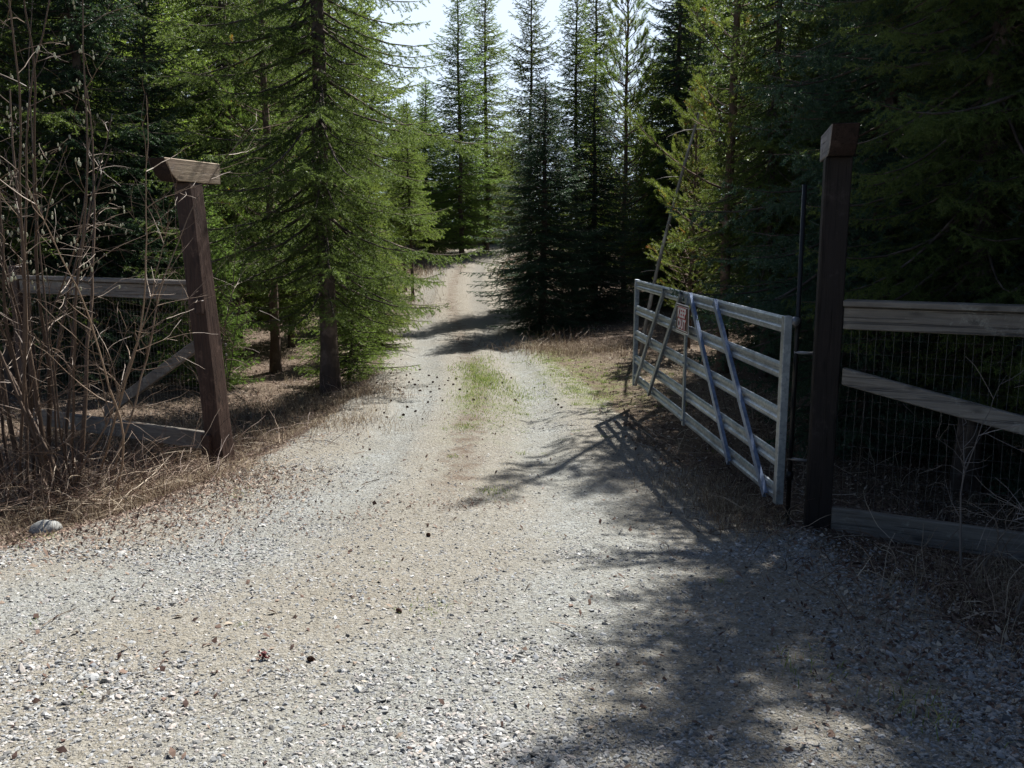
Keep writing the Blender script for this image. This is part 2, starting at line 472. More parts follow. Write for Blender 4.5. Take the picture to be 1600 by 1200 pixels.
def rot_rand(n):
    q = rng.normal(size=(n, 4)); q /= np.linalg.norm(q, axis=1)[:, None]
    w, x, y, z = q.T
    return np.stack([1 - 2 * (y * y + z * z), 2 * (x * y - z * w), 2 * (x * z + y * w), 2 * (x * y + z * w), 1 - 2 * (x * x + z * z), 2 * (y * z - x * w), 2 * (x * z - y * w), 2 * (y * z + x * w), 1 - 2 * (x * x + y * y)], 1).reshape(n, 3, 3)
def rot_z(a):
    c, s = np.cos(a), np.sin(a); o = np.zeros_like(a); i = np.ones_like(a)
    return np.stack([c, -s, o, s, c, o, o, o, i], 1).reshape(-1, 3, 3)
def scatter(mb, base, pos, size, jitter=0.22, flat=(1, 0.75, 0.5), tint=None):
    v, f = base; n = len(pos); k = len(v)
    V = np.broadcast_to(v, (n, k, 3)) * (1 + rng.normal(0, jitter, (n, k, 1))).clip(0.5, 1.5)
    V = V * (np.array(flat) * (1 + rng.normal(0, 0.2, (n, 3))).clip(0.5, 1.6))[:, None, :]
    tilt = rot_rand(n); rz = rot_z(rng.uniform(0, 6.28, n))
    # mostly lying flat, slightly tipped
    ax = rng.normal(0, 0.25, (n, 2))
    V = np.einsum('nij,nkj->nki', rz, V)
    V[:, :, 2] += V[:, :, 0] * ax[:, 0, None] + V[:, :, 1] * ax[:, 1, None]
    V = V * size[:, None, None] + pos[:, None, :]
    F = f[None] + (np.arange(n) * k)[:, None, None]
    mb.add(V.reshape(-1, 3), f3=F.reshape(-1, 3), a=np.repeat(tint if tint is not None else rng.random(n), k))

STONES = [(0.0, (0.086, 0.084, 0.083)), (0.15, (0.155, 0.154, 0.147)), (0.34, (0.232, 0.242, 0.253)), (0.52, (0.275, 0.264, 0.239)), (0.68, (0.301, 0.308, 0.308)), (0.82, (0.327, 0.29, 0.262)), (0.95, (0.361, 0.361, 0.345)), (1.0, (0.499, 0.497, 0.488))]
peb = MB()
x, y = sample_view(560000, 2.0, 17, power=0.97)
dens = road_mask(x, y) * (0.30 + 0.7 * sstep(-0.35, 0.55, patch(x, y))) * (0.75 + 0.25 * track_mask(x, y)) * (1 - 0.25 * strip_mask(x, y)) + 0.05
k = rng.random(len(x)) < dens
x, y = x[k], y[k]
s = 0.0028 + 0.0030 * rng.gamma(1.35, 0.9, len(x)).clip(0, 6.0)
s = s * (0.8 + 0.35 * sstep(-0.2, 0.9, patch(x, y)))
nearm = (y < 5.5) & (s > 0.0065)
for mask, base in ((nearm, ico()), (~nearm, OCT)):
    xx, yy, ss = x[mask], y[mask], s[mask]
    scatter(peb, base, np.stack([xx, yy, zg(xx, yy) + ss * 0.05], 1), ss)
pe = peb.build('gravel', tint_mat('gravel_stone', STONES, rough=0.85), smooth=False)
tag(pe, kind='stuff')

# flat curled leaf crumbs
def leaves(mb, x, y, size, lift=0.006, tint=None):
    n = len(x)
    v = np.array([(-1, 0, 0), (0, -0.55, 0.25), (1, 0, 0.05), (0, 0.55, 0.2)], float)
    V = np.broadcast_to(v, (n, 4, 3)) * (1 + rng.normal(0, 0.25, (n, 4, 1)))
    V = np.einsum('nij,nkj->nki', rot_z(rng.uniform(0, 6.28, n)), V)
    ax = rng.normal(0, 0.45, (n, 2))
    V[:, :, 2] += V[:, :, 0] * ax[:, 0, None] + V[:, :, 1] * ax[:, 1, None]
    V = V * size[:, None, None]
    V[:, :, 2] -= V[:, :, 2].min(axis=1)[:, None] * 0.8
    V += np.stack([x, y, zg(x, y) + lift * 0.3], 1)[:, None, :]
    b_ = (np.arange(n) * 4)[:, None]
    F = np.concatenate([b_ + np.array([0, 1, 3]), b_ + np.array([1, 2, 3])])
    mb.add(V.reshape(-1, 3), f3=F, a=np.repeat(tint if tint is not None else rng.random(n), 4))
lit = MB()
x, y = sample_view(190000, 2.2, 26, xpad=1.5, power=0.95)
out_ = 1 - road_mask(x, y)
k = rng.random(len(x)) < out_ * (0.4 + 0.6 * sstep(-0.5, 0.4, patch(y, x))) + 0.014 + 0.10 * strip_mask(x, y) * sstep(-0.4, 0.6, patch(x * 1.7, y))
x, y = x[k], y[k]
leaves(lit, x, y, rng.uniform(0.006, 0.02, len(x)) * (1 + 0.012 * y))
for (cx, cy, sx, sy, nn) in ((-0.45, 6.6, 0.28, 0.14, 230), (-1.2, 6.3, 0.2, 0.12, 90), (-3.0, 6.7, 0.62, 0.6, 9500), (-2.45, 7.5, 0.35, 0.35, 1900), (-3.9, 5.7, 0.7, 0.35, 4200), (2.6, 4.4, 0.55, 1.1, 7000), (1.9, 3.4, 0.5, 0.6, 1500)):
    xx = rng.normal(cx, sx, nn); yy = rng.normal(cy, sy, nn)
    leaves(lit, xx, yy, rng.uniform(0.005, 0.017, nn), 0.012)
o = lit.build('leaf_litter', tint_mat('dead_leaf', [(0.0, (0.045, 0.026, 0.022)), (0.35, (0.11, 0.068, 0.052)), (0.6, (0.19, 0.13, 0.10)), (0.85, (0.30, 0.235, 0.18)), (1.0, (0.46, 0.40, 0.32))], trans=0.15))
tag(o, kind='stuff')

def blades(mb, x, y, h, w, lean=0.5, tint=None, z=None):
    n = len(x); zz = zg(x, y) - 0.005 if z is None else z
    az = rng.uniform(0, 6.28, n); d = np.stack([np.cos(az), np.sin(az), np.zeros(n)], 1)
    az2 = rng.uniform(0, 6.28, n); q = np.stack([np.cos(az2), np.sin(az2), np.zeros(n)], 1)
    ln = np.abs(rng.normal(lean, lean * 0.5, n))[:, None]
    P0 = np.stack([x, y, zz], 1)
    up = np.array([0, 0, 1.0])
    P1 = P0 + h[:, None] * (0.5 * up + 0.22 * ln * d)
    P2 = P0 + h[:, None] * ((1.0 - 0.35 * np.clip(ln, 0, 1.6)) * up + 0.85 * ln * d)
    W = q * w[:, None]
    V = np.stack([P0 - W, P0 + W, P1 - W * 0.8, P1 + W * 0.8, P2], 1)
    b_ = (np.arange(n) * 5)[:, None]
    t = tint if tint is not None else rng.random(n)
    mb.add(V.reshape(-1, 3), f3=np.concatenate([b_ + np.array([0, 1, 3]), b_ + np.array([0, 3, 2]), b_ + np.array([2, 3, 4])]), a=np.repeat(t, 5))
def tufts(n, ymin, ymax, dens, per, rad, h, w, lean, xpad=1.0, mb=None):
    x, y = sample_view(n, ymin, ymax, xpad=xpad, power=0.85)
    k = rng.random(n) < dens(x, y); x, y = x[k], y[k]
    cnt = rng.integers(per[0], per[1], len(x))
    X = np.repeat(x, cnt) + rng.normal(0, rad, cnt.sum()); Y = np.repeat(y, cnt) + rng.normal(0, rad, cnt.sum())
    hs = np.repeat(rng.uniform(h[0], h[1], len(x)), cnt) * rng.uniform(0.4, 1.1, cnt.sum())
    blades(mb, X, Y, hs, np.full(len(X), w) * (0.5 + 0.07 * Y), lean)
gmb_ = MB()
tufts(9500, 7, 22, lambda x, y: green_mask(x, y) * 0.8 * sstep(-0.3, 0.3, patch(x * 2, y * 2)), (14, 40), 0.035, (0.02, 0.06), 0.0022, 0.7, mb=gmb_)
tufts(700, 2.3, 12, lambda x, y: 0.05 + 0.16 * strip_mask(x, y), (8, 22), 0.022, (0.015, 0.045), 0.0018, 0.8, mb=gmb_)
for (cx, cy, nn, hh) in ((-0.42, 4.35, 60, 0.05), (-0.15, 7.0, 130, 0.05), (-0.52, 11.9, 500, 0.08), (-0.45, 13.6, 900, 0.09), (-0.28, 13.0, 500, 0.09), (-0.7, 14.6, 500, 0.08), (0.05, 12.2, 500, 0.07), (-0.45, 10.8, 420, 0.045), (-0.2, 10.3, 320, 0.04), (-0.55, 9.9, 300, 0.04), (0.1, 11.2, 240, 0.04), (-0.5, 15.6, 300, 0.07), (0.75, 13.8, 500, 0.05), (0.9, 12.4, 500, 0.05), (0.55, 15.6, 400, 0.06), (1.2, 11.6, 350, 0.05), (1.55, 3.1, 60, 0.12), (1.25, 3.6, 50, 0.09), (-2.25, 6.9, 80, 0.04), (-2.95, 7.1, 60, 0.05), (-3.2, 5.7, 90, 0.04)):
    blades(gmb_, rng.normal(cx, 0.09 if cy < 10 else 0.17, nn), rng.normal(cy, 0.12 if cy < 10 else 0.42, nn), rng.uniform(0.3, 1, nn) * hh, np.full(nn, 0.0025) * (0.6 + 0.06 * cy), 0.7)
tag(gmb_.build('green_grass', tint_mat('green_grass', [(0, (0.09, 0.14, 0.03)), (0.5, (0.19, 0.26, 0.06)), (1, (0.36, 0.36, 0.13))], trans=0.35)), kind='stuff')
dmb = MB()
def ddry(x, y):
    dl = left_edge(y) - x; dr = x - right_edge(y)
    a = sstep(0.15, 0.9, dl) * (0.55 + 0.3 * sstep(20, 28, y)) * (0.3 + 0.7 * sstep(-0.3, 0.5, patch(x, y)))
    c = sstep(0.2, 0.8, dr) * 0.42
    return (a + c) * (0.35 + 0.65 * sstep(6.5, 9.5, y))
tufts(9000, 3.0, 45, ddry, (10, 34), 0.06, (0.06, 0.2), 0.0018, 1.0, xpad=3.0, mb=dmb)
for (cx, cy, sx, sy, nn, hh) in ((-3.2, 7.8, 0.42, 0.3, 3000, 0.24), (-4.0, 7.1, 0.6, 0.35, 3600, 0.28), (-4.2, 6.2, 0.5, 0.35, 900, 0.2), (-3.4, 10.8, 0.8, 0.7, 3600, 0.2), (-2.6, 12.2, 0.5, 0.35, 2600, 0.24), (-1.95, 10.2, 0.35, 0.3, 700, 0.16),
                                (-4.0, 9.6, 0.8, 0.5, 3000, 0.22), (0.75, 17.2, 0.45, 0.35, 1200, 0.26), (1.3, 16.4, 0.5, 0.35, 1200, 0.26), (1.65, 6.4, 0.16, 0.4, 1600, 0.2), (1.5, 7.2, 0.2, 0.5, 900, 0.16), (3.0, 4.4, 0.6, 0.5, 2600, 0.24), (-4.6, 31, 0.6, 4.0, 4200, 0.4), (-3.5, 24, 0.6, 3.0, 2600, 0.3), (-4.5, 40, 0.8, 3.0, 4200, 0.45)):
    blades(dmb, rng.normal(cx, sx, nn), rng.normal(cy, sy, nn), rng.uniform(0.2, 1, nn) * hh, np.full(nn, 0.0018) * (0.5 + 0.08 * cy), 1.0)
tag(dmb.build('dry_grass', tint_mat('dry_straw', [(0, (0.09, 0.06, 0.04)), (0.35, (0.18, 0.13, 0.09)), (0.7, (0.30, 0.24, 0.165)), (1, (0.5, 0.43, 0.31))], trans=0.25)), kind='stuff')

# small fallen sticks on the forest floor
smb = MB()
x, y = sample_view(2400, 3, 24, xpad=2)
k = rng.random(len(x)) < (1 - road_mask(x, y)) * 0.8 + 0.02
for xx, yy in zip(x[k], y[k]):
    L = random.uniform(0.06, 0.4); a = random.uniform(0, 6.28); bnd = random.uniform(-0.4, 0.4)
    t = np.linspace(0, 1, 4)
    px_ = xx + L * t * math.cos(a) - bnd * L * t * t * math.sin(a); py_ = yy + L * t * math.sin(a) + bnd * L * t * t * math.cos(a)
    pz_ = zg(px_, py_) + 0.006 + random.uniform(0, 0.03) * t
    tube(smb, np.stack([px_, py_, pz_], 1), random.uniform(0.0012, 0.0035) * (1 + 0.04 * yy), 3, random.random(), cap=False)
tag(smb.build('fallen_twigs', tint_mat('twig_bark', [(0, (0.09, 0.06, 0.045)), (0.6, (0.26, 0.2, 0.15)), (1, (0.5, 0.43, 0.35))])), kind='stuff')

# ------------------------------------------------------------------ conifers
def unit(v): return v / (np.linalg.norm(v, axis=-1, keepdims=True) + 1e-9)

def spruce_branch(L, r, fine=1.0, droop=0.35, up=0.28):
    """one bough along +X: returns needle-bearing segments (p0, p1, tint) and the limb path"""
    k = max(4, int(L / 0.15))
    s = np.linspace(0, 1, k)
    sway = r.normal(0, 0.05)
    path = np.stack([L * s, L * sway * s * s, L * (-droop * s + up * s ** 2.4)], 1)
    seg0, seg1, tn = [], [], []
    m0 = 0.22
    for i in range(k - 1):
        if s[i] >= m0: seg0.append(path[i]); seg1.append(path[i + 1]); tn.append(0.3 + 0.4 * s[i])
    step = 0.065 / fine
    n = int(L * (1 - 0.12) / step)
    for j in range(n):
        ss = 0.12 + 0.88 * (j + r.random() * 0.6) / max(n, 1)
        if ss > 0.99: continue
        p = np.array([np.interp(ss, s, path[:, q]) for q in range(3)])
        side = 1 if j % 2 else -1
        tl = (0.36 * L ** 0.75) * (1 - ss) ** 0.75 * (0.55 + 0.6 * r.random()) * min(1, 0.45 + ss * 2.2) + 0.05
        ang = R(r.uniform(42, 66)) * side
        dz = r.normal(-0.42, 0.30)
        d = np.array([math.cos(ang), math.sin(ang), dz]); d /= np.linalg.norm(d)
        q1 = p + d * tl * 0.55
        q2 = q1 + (d + np.array([0.12, 0, r.normal(-0.06, 0.08)])) * tl * 0.45
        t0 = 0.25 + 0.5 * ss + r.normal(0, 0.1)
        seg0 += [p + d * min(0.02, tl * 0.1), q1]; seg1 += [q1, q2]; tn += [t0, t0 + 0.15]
        ns = int(tl / (0.085 / fine))
        for m in range(ns):
            f = (m + 0.6 + 0.4 * r.random()) / (ns + 0.6)
            if f > 0.97: continue
            sp = p + (q1 - p) * (f / 0.55) if f < 0.55 else q1 + (q2 - q1) * ((f - 0.55) / 0.45)
            sg = 1 if m % 2 else -1
            a2 = ang + R(r.uniform(38, 58)) * sg
            l2 = (tl * 0.38 * (1 - f) + 0.035) * (0.7 + 0.6 * r.random())
            d2 = np.array([math.cos(a2), math.sin(a2), r.normal(-0.4, 0.35)]); d2 /= np.linalg.norm(d2)
            seg0.append(sp); seg1.append(sp + d2 * l2); tn.append(t0 + 0.2 + r.normal(0, 0.08))
    return np.array(seg0), np.array(seg1), np.clip(np.array(tn), 0, 1), path

def pine_branch(L, r, fine=1.0):
    k = max(4, int(L / 0.2)); s = np.linspace(0, 1, k)
    path = np.stack([L * s, L * r.normal(0, 0.06) * s * s, L * (0.02 * s + 0.32 * s ** 2)], 1)
    seg0, seg1, tn = [], [], []
    def tuft(p, d, l):
        seg0.append(p); seg1.append(p + d * l); tn.append(r.uniform(0.3, 0.9))
    wood = []
    n = int(L / 0.13)
    for j in range(n):
        ss = 0.35 + 0.65 * (j + r.random()) / n
        if ss > 1: continue
        p = np.array([np.interp(ss, s, path[:, q]) for q in range(3)])
        ang = R(r.uniform(25, 60)) * (1 if j % 2 else -1)
        tl = 0.34 * L ** 0.6 * (1.1 - ss) * r.uniform(0.6, 1.3) + 0.06
        d = unit(np.array([math.cos(ang), math.sin(ang), r.uniform(0.05, 0.5)]))
        q = p + d * tl
        wood.append((p, q))
        tuft(p + d * tl * 0.45, unit(d + np.array([0, 0, 0.25])), tl * 0.55 + 0.1)
        if r.random() < 0.6:
            d2 = unit(d + r.normal(0, 0.5, 3)); tuft(p + d * tl * 0.6, d2, 0.13)
    tuft(path[-2], unit(path[-1] - path[-2] + np.array([0, 0, 0.05])), L / k + 0.12)
    return np.array(seg0), np.array(seg1), np.array(tn), path, wood

def needles(mb, A, B, T, r, per_m, nl, nw, forward=0.55, mi=0):
    """real needle blades around every twig segment"""
    L = np.linalg.norm(B - A, axis=1)
    cnt = np.maximum(2, (L * per_m + r.random(len(L))).astype(int))
    idx = np.repeat(np.arange(len(L)), cnt); n = len(idx)
    ax = unit(B - A)[idx]
    t = r.random(n)
    base = A[idx] + (B - A)[idx] * t[:, None]
    rad = unit(np.cross(ax, r.normal(size=(n, 3))))
    d = unit(ax * forward + rad * (1 - forward * 0.35))
    ln = nl * (0.7 + 0.5 * r.random(n))[:, None]
    tip = base + d * ln
    wv = unit(np.cross(d, r.normal(size=(n, 3)))) * (nw * 0.5)
    V = np.stack([base - wv, base + wv, tip], 1).reshape(-1, 3)
    F = np.arange(n * 3).reshape(-1, 3)
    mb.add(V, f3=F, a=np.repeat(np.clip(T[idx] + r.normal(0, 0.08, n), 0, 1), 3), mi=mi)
    return n

def place_branch(A, az, elev, off):
    c, s = math.cos(elev), math.sin(elev)
    Re = np.array([(c, 0, -s), (0, 1, 0), (s, 0, c)])
    c, s = math.cos(az), math.sin(az)
    Rz = np.array([(c, -s, 0), (s, c, 0), (0, 0, 1)])
    return A @ (Rz @ Re).T + off

def make_tree(kind, H, Rm, z0, seed, per_m, nl, nw, fine, whorl=0.27, nb=5, trunk_r=None, power=0.85, droop=0.35, up=0.28, dead=True, bend=0.0, gaps=0.0, tint=0.0, lean=(0, 0), rnd=0.13, irr=0.2):
    """returns (trunk_mesh, crown_mesh)"""
    r = np.random.default_rng(seed)
    tr = trunk_r or H * 0.0095
    tm = MB()
    k = 26
    zz = np.linspace(-0.25, H, k)
    bx = bend * np.sin(zz / H * 3.1) + 0.02 * np.cumsum(r.normal(0, 1, k)) * 0.5 + lean[0] * zz / H; by = 0.02 * np.cumsum(r.normal(0, 1, k)) * 0.5 + lean[1] * zz / H
    bx -= bx[1]; by -= by[1]
    tp = np.stack([bx, by, zz], 1)
    rr = tr * (1 - zz.clip(0) / H) ** 0.8 + 0.008
    rr[0] *= 1.5; rr[1] *= 1.18
    tube(tm, tp, rr, 12, 0.5)
    P = lambda z: np.array([np.interp(z, zz, bx), np.interp(z, zz, by), z])
    cm = MB()
    lib = {}
    def prof(z):
        f = (z - z0) / (H - z0)
        return Rm * (1 - f) ** power * min(1, 0.6 + f * 3.2)
    z = z0
    SA, SB, ST = [], [], []
    ph = r.random() * 6.28
    while z < H - 0.12:
        Lz = prof(z)
        cnt = nb if Lz > 0.5 else max(3, nb - 1)
        ph += r.uniform(0.4, 1.1)
        for j in range(cnt):
            zz_ = z + r.normal(0, whorl * 0.3)
            if zz_ < z0 * 0.9 or zz_ > H: continue
            L = Lz * (0.7 + 0.42 * r.random()) + 0.08
            aw = ph + j * 6.283 / cnt
            L *= 1 + irr * (0.6 * math.sin(aw * 2 + z * 1.1 + seed) + 0.6 * math.sin(aw - z * 2.3 + seed * 2) + 0.5 * math.sin(z * 4.1 + seed))
            if r.random() < gaps: L *= 0.45
            elif r.random() < 0.10: L *= 1.28
            key = round(L / rnd)
            L = max(key, 1) * rnd
            kk = (key, int(r.integers(0, 3)))
            if kk not in lib:
                lib[kk] = pine_branch(L, r, fine) if kind == 'pine' else spruce_branch(L, r, fine, droop, up)
            br = lib[kk]
            az = ph + j * 6.283 / cnt + r.normal(0, 0.22)
            f = max(0.0, (zz_ - z0) / (H - z0))
            el = R(-8 + 48 * f ** 2.2) + r.normal(0, 0.09) if kind != 'pine' else R(5 + 35 * f) + r.normal(0, 0.12)
            off = P(zz_)
            SA.append(place_branch(br[0], az, el, off)); SB.append(place_branch(br[1], az, el, off)); ST.append(br[2] + tint + r.normal(0, 0.06))
            path = place_branch(br[3], az, el, off)
            tube(tm, path[::2] if len(path) > 6 else path, np.linspace(max(0.006, 0.011 * L ** 0.7 + 0.003), 0.003, len(path[::2] if len(path) > 6 else path)), 4, 0.3, cap=False)
            if kind == 'pine':
                for (a1, b1) in br[4]:
                    w = place_branch(np.array([a1, b1]), az, el, off)
                    tube(tm, w, [0.005, 0.003], 3, 0.3, cap=False)
        z += whorl * (0.8 + 0.4 * r.random()) * (0.55 + 0.45 * min(1, Lz / Rm + 0.1))
    # leader
    SA.append(np.array([P(H - 0.3)])); SB.append(np.array([P(H) + np.array([0, 0, 0.1])])); ST.append(np.array([0.6]))
    SA = np.concatenate(SA); SB = np.concatenate(SB); ST = np.clip(np.concatenate(ST), 0, 1)
    n = needles(cm, SA, SB, ST, r, per_m, nl, nw, 0.75 if kind == 'pine' else 0.5)
    if dead:      # dead snags under the live crown
        for q in range(int(6 + z0 * 9)):
            zq = r.uniform(0.25, max(z0 * 1.25, 0.8)); a = r.uniform(0, 6.28); L = r.uniform(0.15, 0.55) * min(1.4, 0.5 + z0 * 0.5)
            t = np.linspace(0, 1, 4)
            pth = np.stack([np.cos(a) * L * t, np.sin(a) * L * t, r.normal(-0.1, 0.15) * L * t - 0.12 * L * t * t], 1) + P(zq)
            tube(tm, pth, np.linspace(0.008, 0.002, 4), 3, 0.9, cap=False)
    print('tree', kind, H, 'needles', n, 'segs', len(SA))
    return tm, cm

BARK = bark_mat('spruce_bark', (0.035, 0.027, 0.022), (0.13, 0.10, 0.085), 5)
BARKP = bark_mat('pine_bark', (0.05, 0.033, 0.025), (0.16, 0.11, 0.085), 5)
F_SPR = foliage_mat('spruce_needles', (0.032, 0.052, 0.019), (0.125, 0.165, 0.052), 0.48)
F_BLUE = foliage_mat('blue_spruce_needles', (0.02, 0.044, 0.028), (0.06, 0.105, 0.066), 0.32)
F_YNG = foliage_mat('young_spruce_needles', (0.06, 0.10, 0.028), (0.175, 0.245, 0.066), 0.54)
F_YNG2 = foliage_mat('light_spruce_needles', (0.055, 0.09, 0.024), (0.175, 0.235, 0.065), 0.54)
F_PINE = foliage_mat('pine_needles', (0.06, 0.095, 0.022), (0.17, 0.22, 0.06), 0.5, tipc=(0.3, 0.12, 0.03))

TREES = {}
def reg(key, fm, bm, *a, **k):
    tm, cm = make_tree(*a, **k)
    TREES[key] = (tm.mesh('trunk', bm, smooth=True), cm.mesh('crown', fm))
#        kind H Rm z0 seed per_m nl nw fine
reg('big', F_SPR, BARK, 'spruce', 12.5, 2.45, 1.6, 3, 330, 0.024, 0.0068, 1.1, whorl=0.19, nb=6, trunk_r=0.125, droop=0.52, up=0.36, gaps=0.28, irr=0.24, power=0.8)
reg('dense', F_BLUE, BARK, 'spruce', 9.0, 1.75, 0.3, 5, 250, 0.028, 0.0100, 0.95, whorl=0.145, nb=7, gaps=0.12, power=0.7, irr=0.16)
reg('tall', F_SPR, BARK, 'spruce', 10.5, 1.4, 0.5, 8, 210, 0.03, 0.0125, 0.85, whorl=0.15, nb=6, gaps=0.22, power=0.58, irr=0.28, trunk_r=0.07, droop=0.2)
reg('high', F_SPR, BARK, 'spruce', 12.0, 1.85, 1.6, 12, 190, 0.03, 0.0125, 0.85, whorl=0.17, nb=6, gaps=0.22, droop=0.5, power=0.6, irr=0.26, trunk_r=0.095)
reg('young', F_YNG, BARK, 'spruce', 4.6, 1.15, 0.12, 21, 300, 0.024, 0.0075, 1.1, whorl=0.10, nb=7, droop=0.12, up=0.16, irr=0.24)
reg('sapling', F_YNG, BARK, 'spruce', 2.1, 0.75, 0.06, 25, 330, 0.02, 0.006, 1.2, whorl=0.085, nb=7, droop=0.05, up=0.1)
reg('slim', F_YNG, BARK, 'spruce', 6.0, 1.15, 1.9, 35, 230, 0.028, 0.010, 0.95, whorl=0.14, nb=6, droop=0.2, up=0.2, trunk_r=0.05)
reg('far', F_SPR, BARK, 'spruce', 9.0, 1.6, 0.3, 31, 130, 0.045, 0.022, 0.65, whorl=0.17, nb=6, gaps=0.15, power=0.6, irr=0.26, trunk_r=0.07)
reg('bushy', F_YNG2, BARK, 'spruce', 9.0, 1.8, 0.2, 61, 140, 0.045, 0.020, 0.65, whorl=0.17, nb=6, gaps=0.3, power=0.5, droop=0.15, irr=0.3, trunk_r=0.07)
reg('pine', F_PINE, BARKP, 'pine', 10.5, 1.7, 2.0, 41, 420, 0.062, 0.006, 1.0, whorl=0.40, nb=4, trunk_r=0.10, gaps=0.35)
reg('youngpine', F_PINE, BARKP, 'pine', 6.5, 1.0, 1.0, 43, 420, 0.06, 0.006, 1.0, whorl=0.22, nb=5, trunk_r=0.05, power=0.6)

_c = TREES['tall'][1].copy(); _c.materials.clear(); _c.materials.append(F_YNG2); TREES['sunlit_tall'] = (TREES['tall'][0], _c)  # lighter needle copy of the tall spruce, sunlight put into its colour
_c = TREES['high'][1].copy(); _c.materials.clear(); _c.materials.append(F_YNG2); TREES['lighthigh'] = (TREES['high'][0], _c)

def plant_tree(key, name, x, y, h, label, cat, group=None, wide=1.0, tilt=(0, 0)):
    tmesh, cmesh = TREES[key]
    H0 = {'big': 12.5, 'dense': 9, 'tall': 10.5, 'high': 12, 'young': 4.6, 'sapling': 2.1, 'far': 9, 'slim': 6.0, 'bushy': 9.0, 'sunlit_tall': 10.5, 'lighthigh': 12, 'pine': 10.5, 'youngpine': 6.5}[key]
    s = h / H0
    e = empty(name, (x, y, zgf(x, y)), random.uniform(0, 6.28))
    e.rotation_euler[0] = tilt[0]; e.rotation_euler[1] = tilt[1]
    e.scale = (s * wide, s * wide, s)
    tag(e, label, cat, group)
    link(bpy.data.objects.new('trunk', tmesh), e); link(bpy.data.objects.new('crown', cmesh), e)
    return e

exec_trees = [
 # key, name, px, y, h, wide, label, group
 ('big', 'spruce_tree', 516, 12.9, 12.6, 1.0, 'tall spruce with drooping boughs and bare lower trunk at the left edge of the driveway', None),
 ('young', 'young_spruce', 578, 17.4, 4.6, 0.8, 'bright green young spruce just right of the tall drooping spruce', None),
 ('sapling', 'spruce_sapling', 548, 14.2, 2.1, 1.1, 'short bright spruce sapling at the foot of the tall drooping spruce, on its right', None),
 ('slim', 'young_spruce', 645, 27.5, 6.0, 0.95, 'slim young spruce with bare stem where the left verge starts to climb', None),
 ('slim', 'young_spruce', 634, 30.5, 6.4, 0.9, 'young spruce just behind the slim one on the climbing left verge', None),
 ('young', 'young_spruce', 560, 21.5, 5.4, 0.95, 'bushy young spruce between the tall drooping spruce and the climbing verge', None),
 ('pine', 'pine_tree', 430, 15.5, 9.6, 0.9, 'light green long needled pine close behind and left of the tall drooping spruce', None),
 ('high', 'spruce_tree', 372, 16.8, 12.0, 1.0, 'dark spruce right behind the left gate post', None),
 ('sunlit_tall', 'spruce_tree', 455, 18.5, 8.5, 1.0, 'narrow spruce glimpsed between the light green pine and the drooping spruce trunk', None),
 ('dense', 'spruce_tree', 250, 15.2, 6.6, 1.0, 'low dark spruce behind the left fence, nearest the left gate post', None),
 ('dense', 'spruce_tree', 150, 14.0, 9.6, 1.05, 'dark spruce behind the bare shrubs at the middle of the left fence', None),
 ('high', 'spruce_tree', 20, 13.0, 10.5, 1.1, 'tall dark spruce standing at the left border of the picture', None),
 ('young', 'young_spruce', 330, 13.8, 3.4, 1.1, 'young spruce low behind the left gate post', None),
 ('sunlit_tall', 'spruce_tree', 722, 43.0, 12.6, 1.3, 'tall spruce left of the hilltop bend in the driveway', None),
 ('sunlit_tall', 'spruce_tree', 760, 46.0, 13.6, 1.35, 'sunlit tall spruce right above the hilltop bend in the driveway', None),
 ('young', 'young_spruce', 668, 44.0, 8.0, 1.1, 'young spruce on the grassy bank near the hilltop bend', None),
 ('tall', 'spruce_tree', 826, 25.0, 9.2, 1.05, 'slender dark spruce with a clear pointed tip beside the bend', None),
 ('dense', 'spruce_tree', 846, 20.6, 5.6, 1.6, 'dark broad spruce sweeping to the ground at the right edge of the driveway', None),
 ('dense', 'spruce_tree', 930, 22.0, 5.6, 1.55, 'second broad dark spruce from the driveway, right of the one at its edge', None),
 ('sunlit_tall', 'spruce_tree', 897, 27.0, 9.4, 1.2, 'thin pale green spruce right of the slender pointed one', None),
 ('tall', 'spruce_tree', 924, 29.0, 10.6, 1.15, 'narrow spruce in the middle of the row against the sky', None),
 ('youngpine', 'pine_tree', 974, 24.5, 9.2, 0.9, 'slim pine with upright tufted tip against the sky', None),
 ('dense', 'spruce_tree', 1046, 25.0, 10.4, 0.9, 'tall dark spruce behind the leaning dead trunk', None),
 ('pine', 'pine_tree', 1128, 13.6, 9.8, 0.85, 'rough pine with a straight dark trunk rising behind the open metal gate', None),
 ('youngpine', 'pine_tree', 1074, 16.6, 4.6, 1.15, 'small yellow green pine with an orange patch beside the leaning dead trunk', None),
]
for key, name, px, y, h, wd, lab, grp in exec_trees:
    plant_tree(key, name, XD(px, y), y, h, lab, name.split('_')[1] if name.endswith('tree') and False else ('pine tree' if 'pine' in name else 'spruce tree'), grp, wd)

def stand(name, spots, label, group, keys, hs, wide=1.0):
    for (px, y) in spots:
        hk = 0.6 if (830 < px < 1035 and y > 25) else 1.0
        key = random.choice(keys); wd_ = wide * random.uniform(0.85, 1.25)
        plant_tree(key, name, XD(px, y) if abs(px) > 60 or True else px, y, random.uniform(*hs) * hk, label, 'pine tree' if 'pine' in name else 'spruce tree', group, wd_)
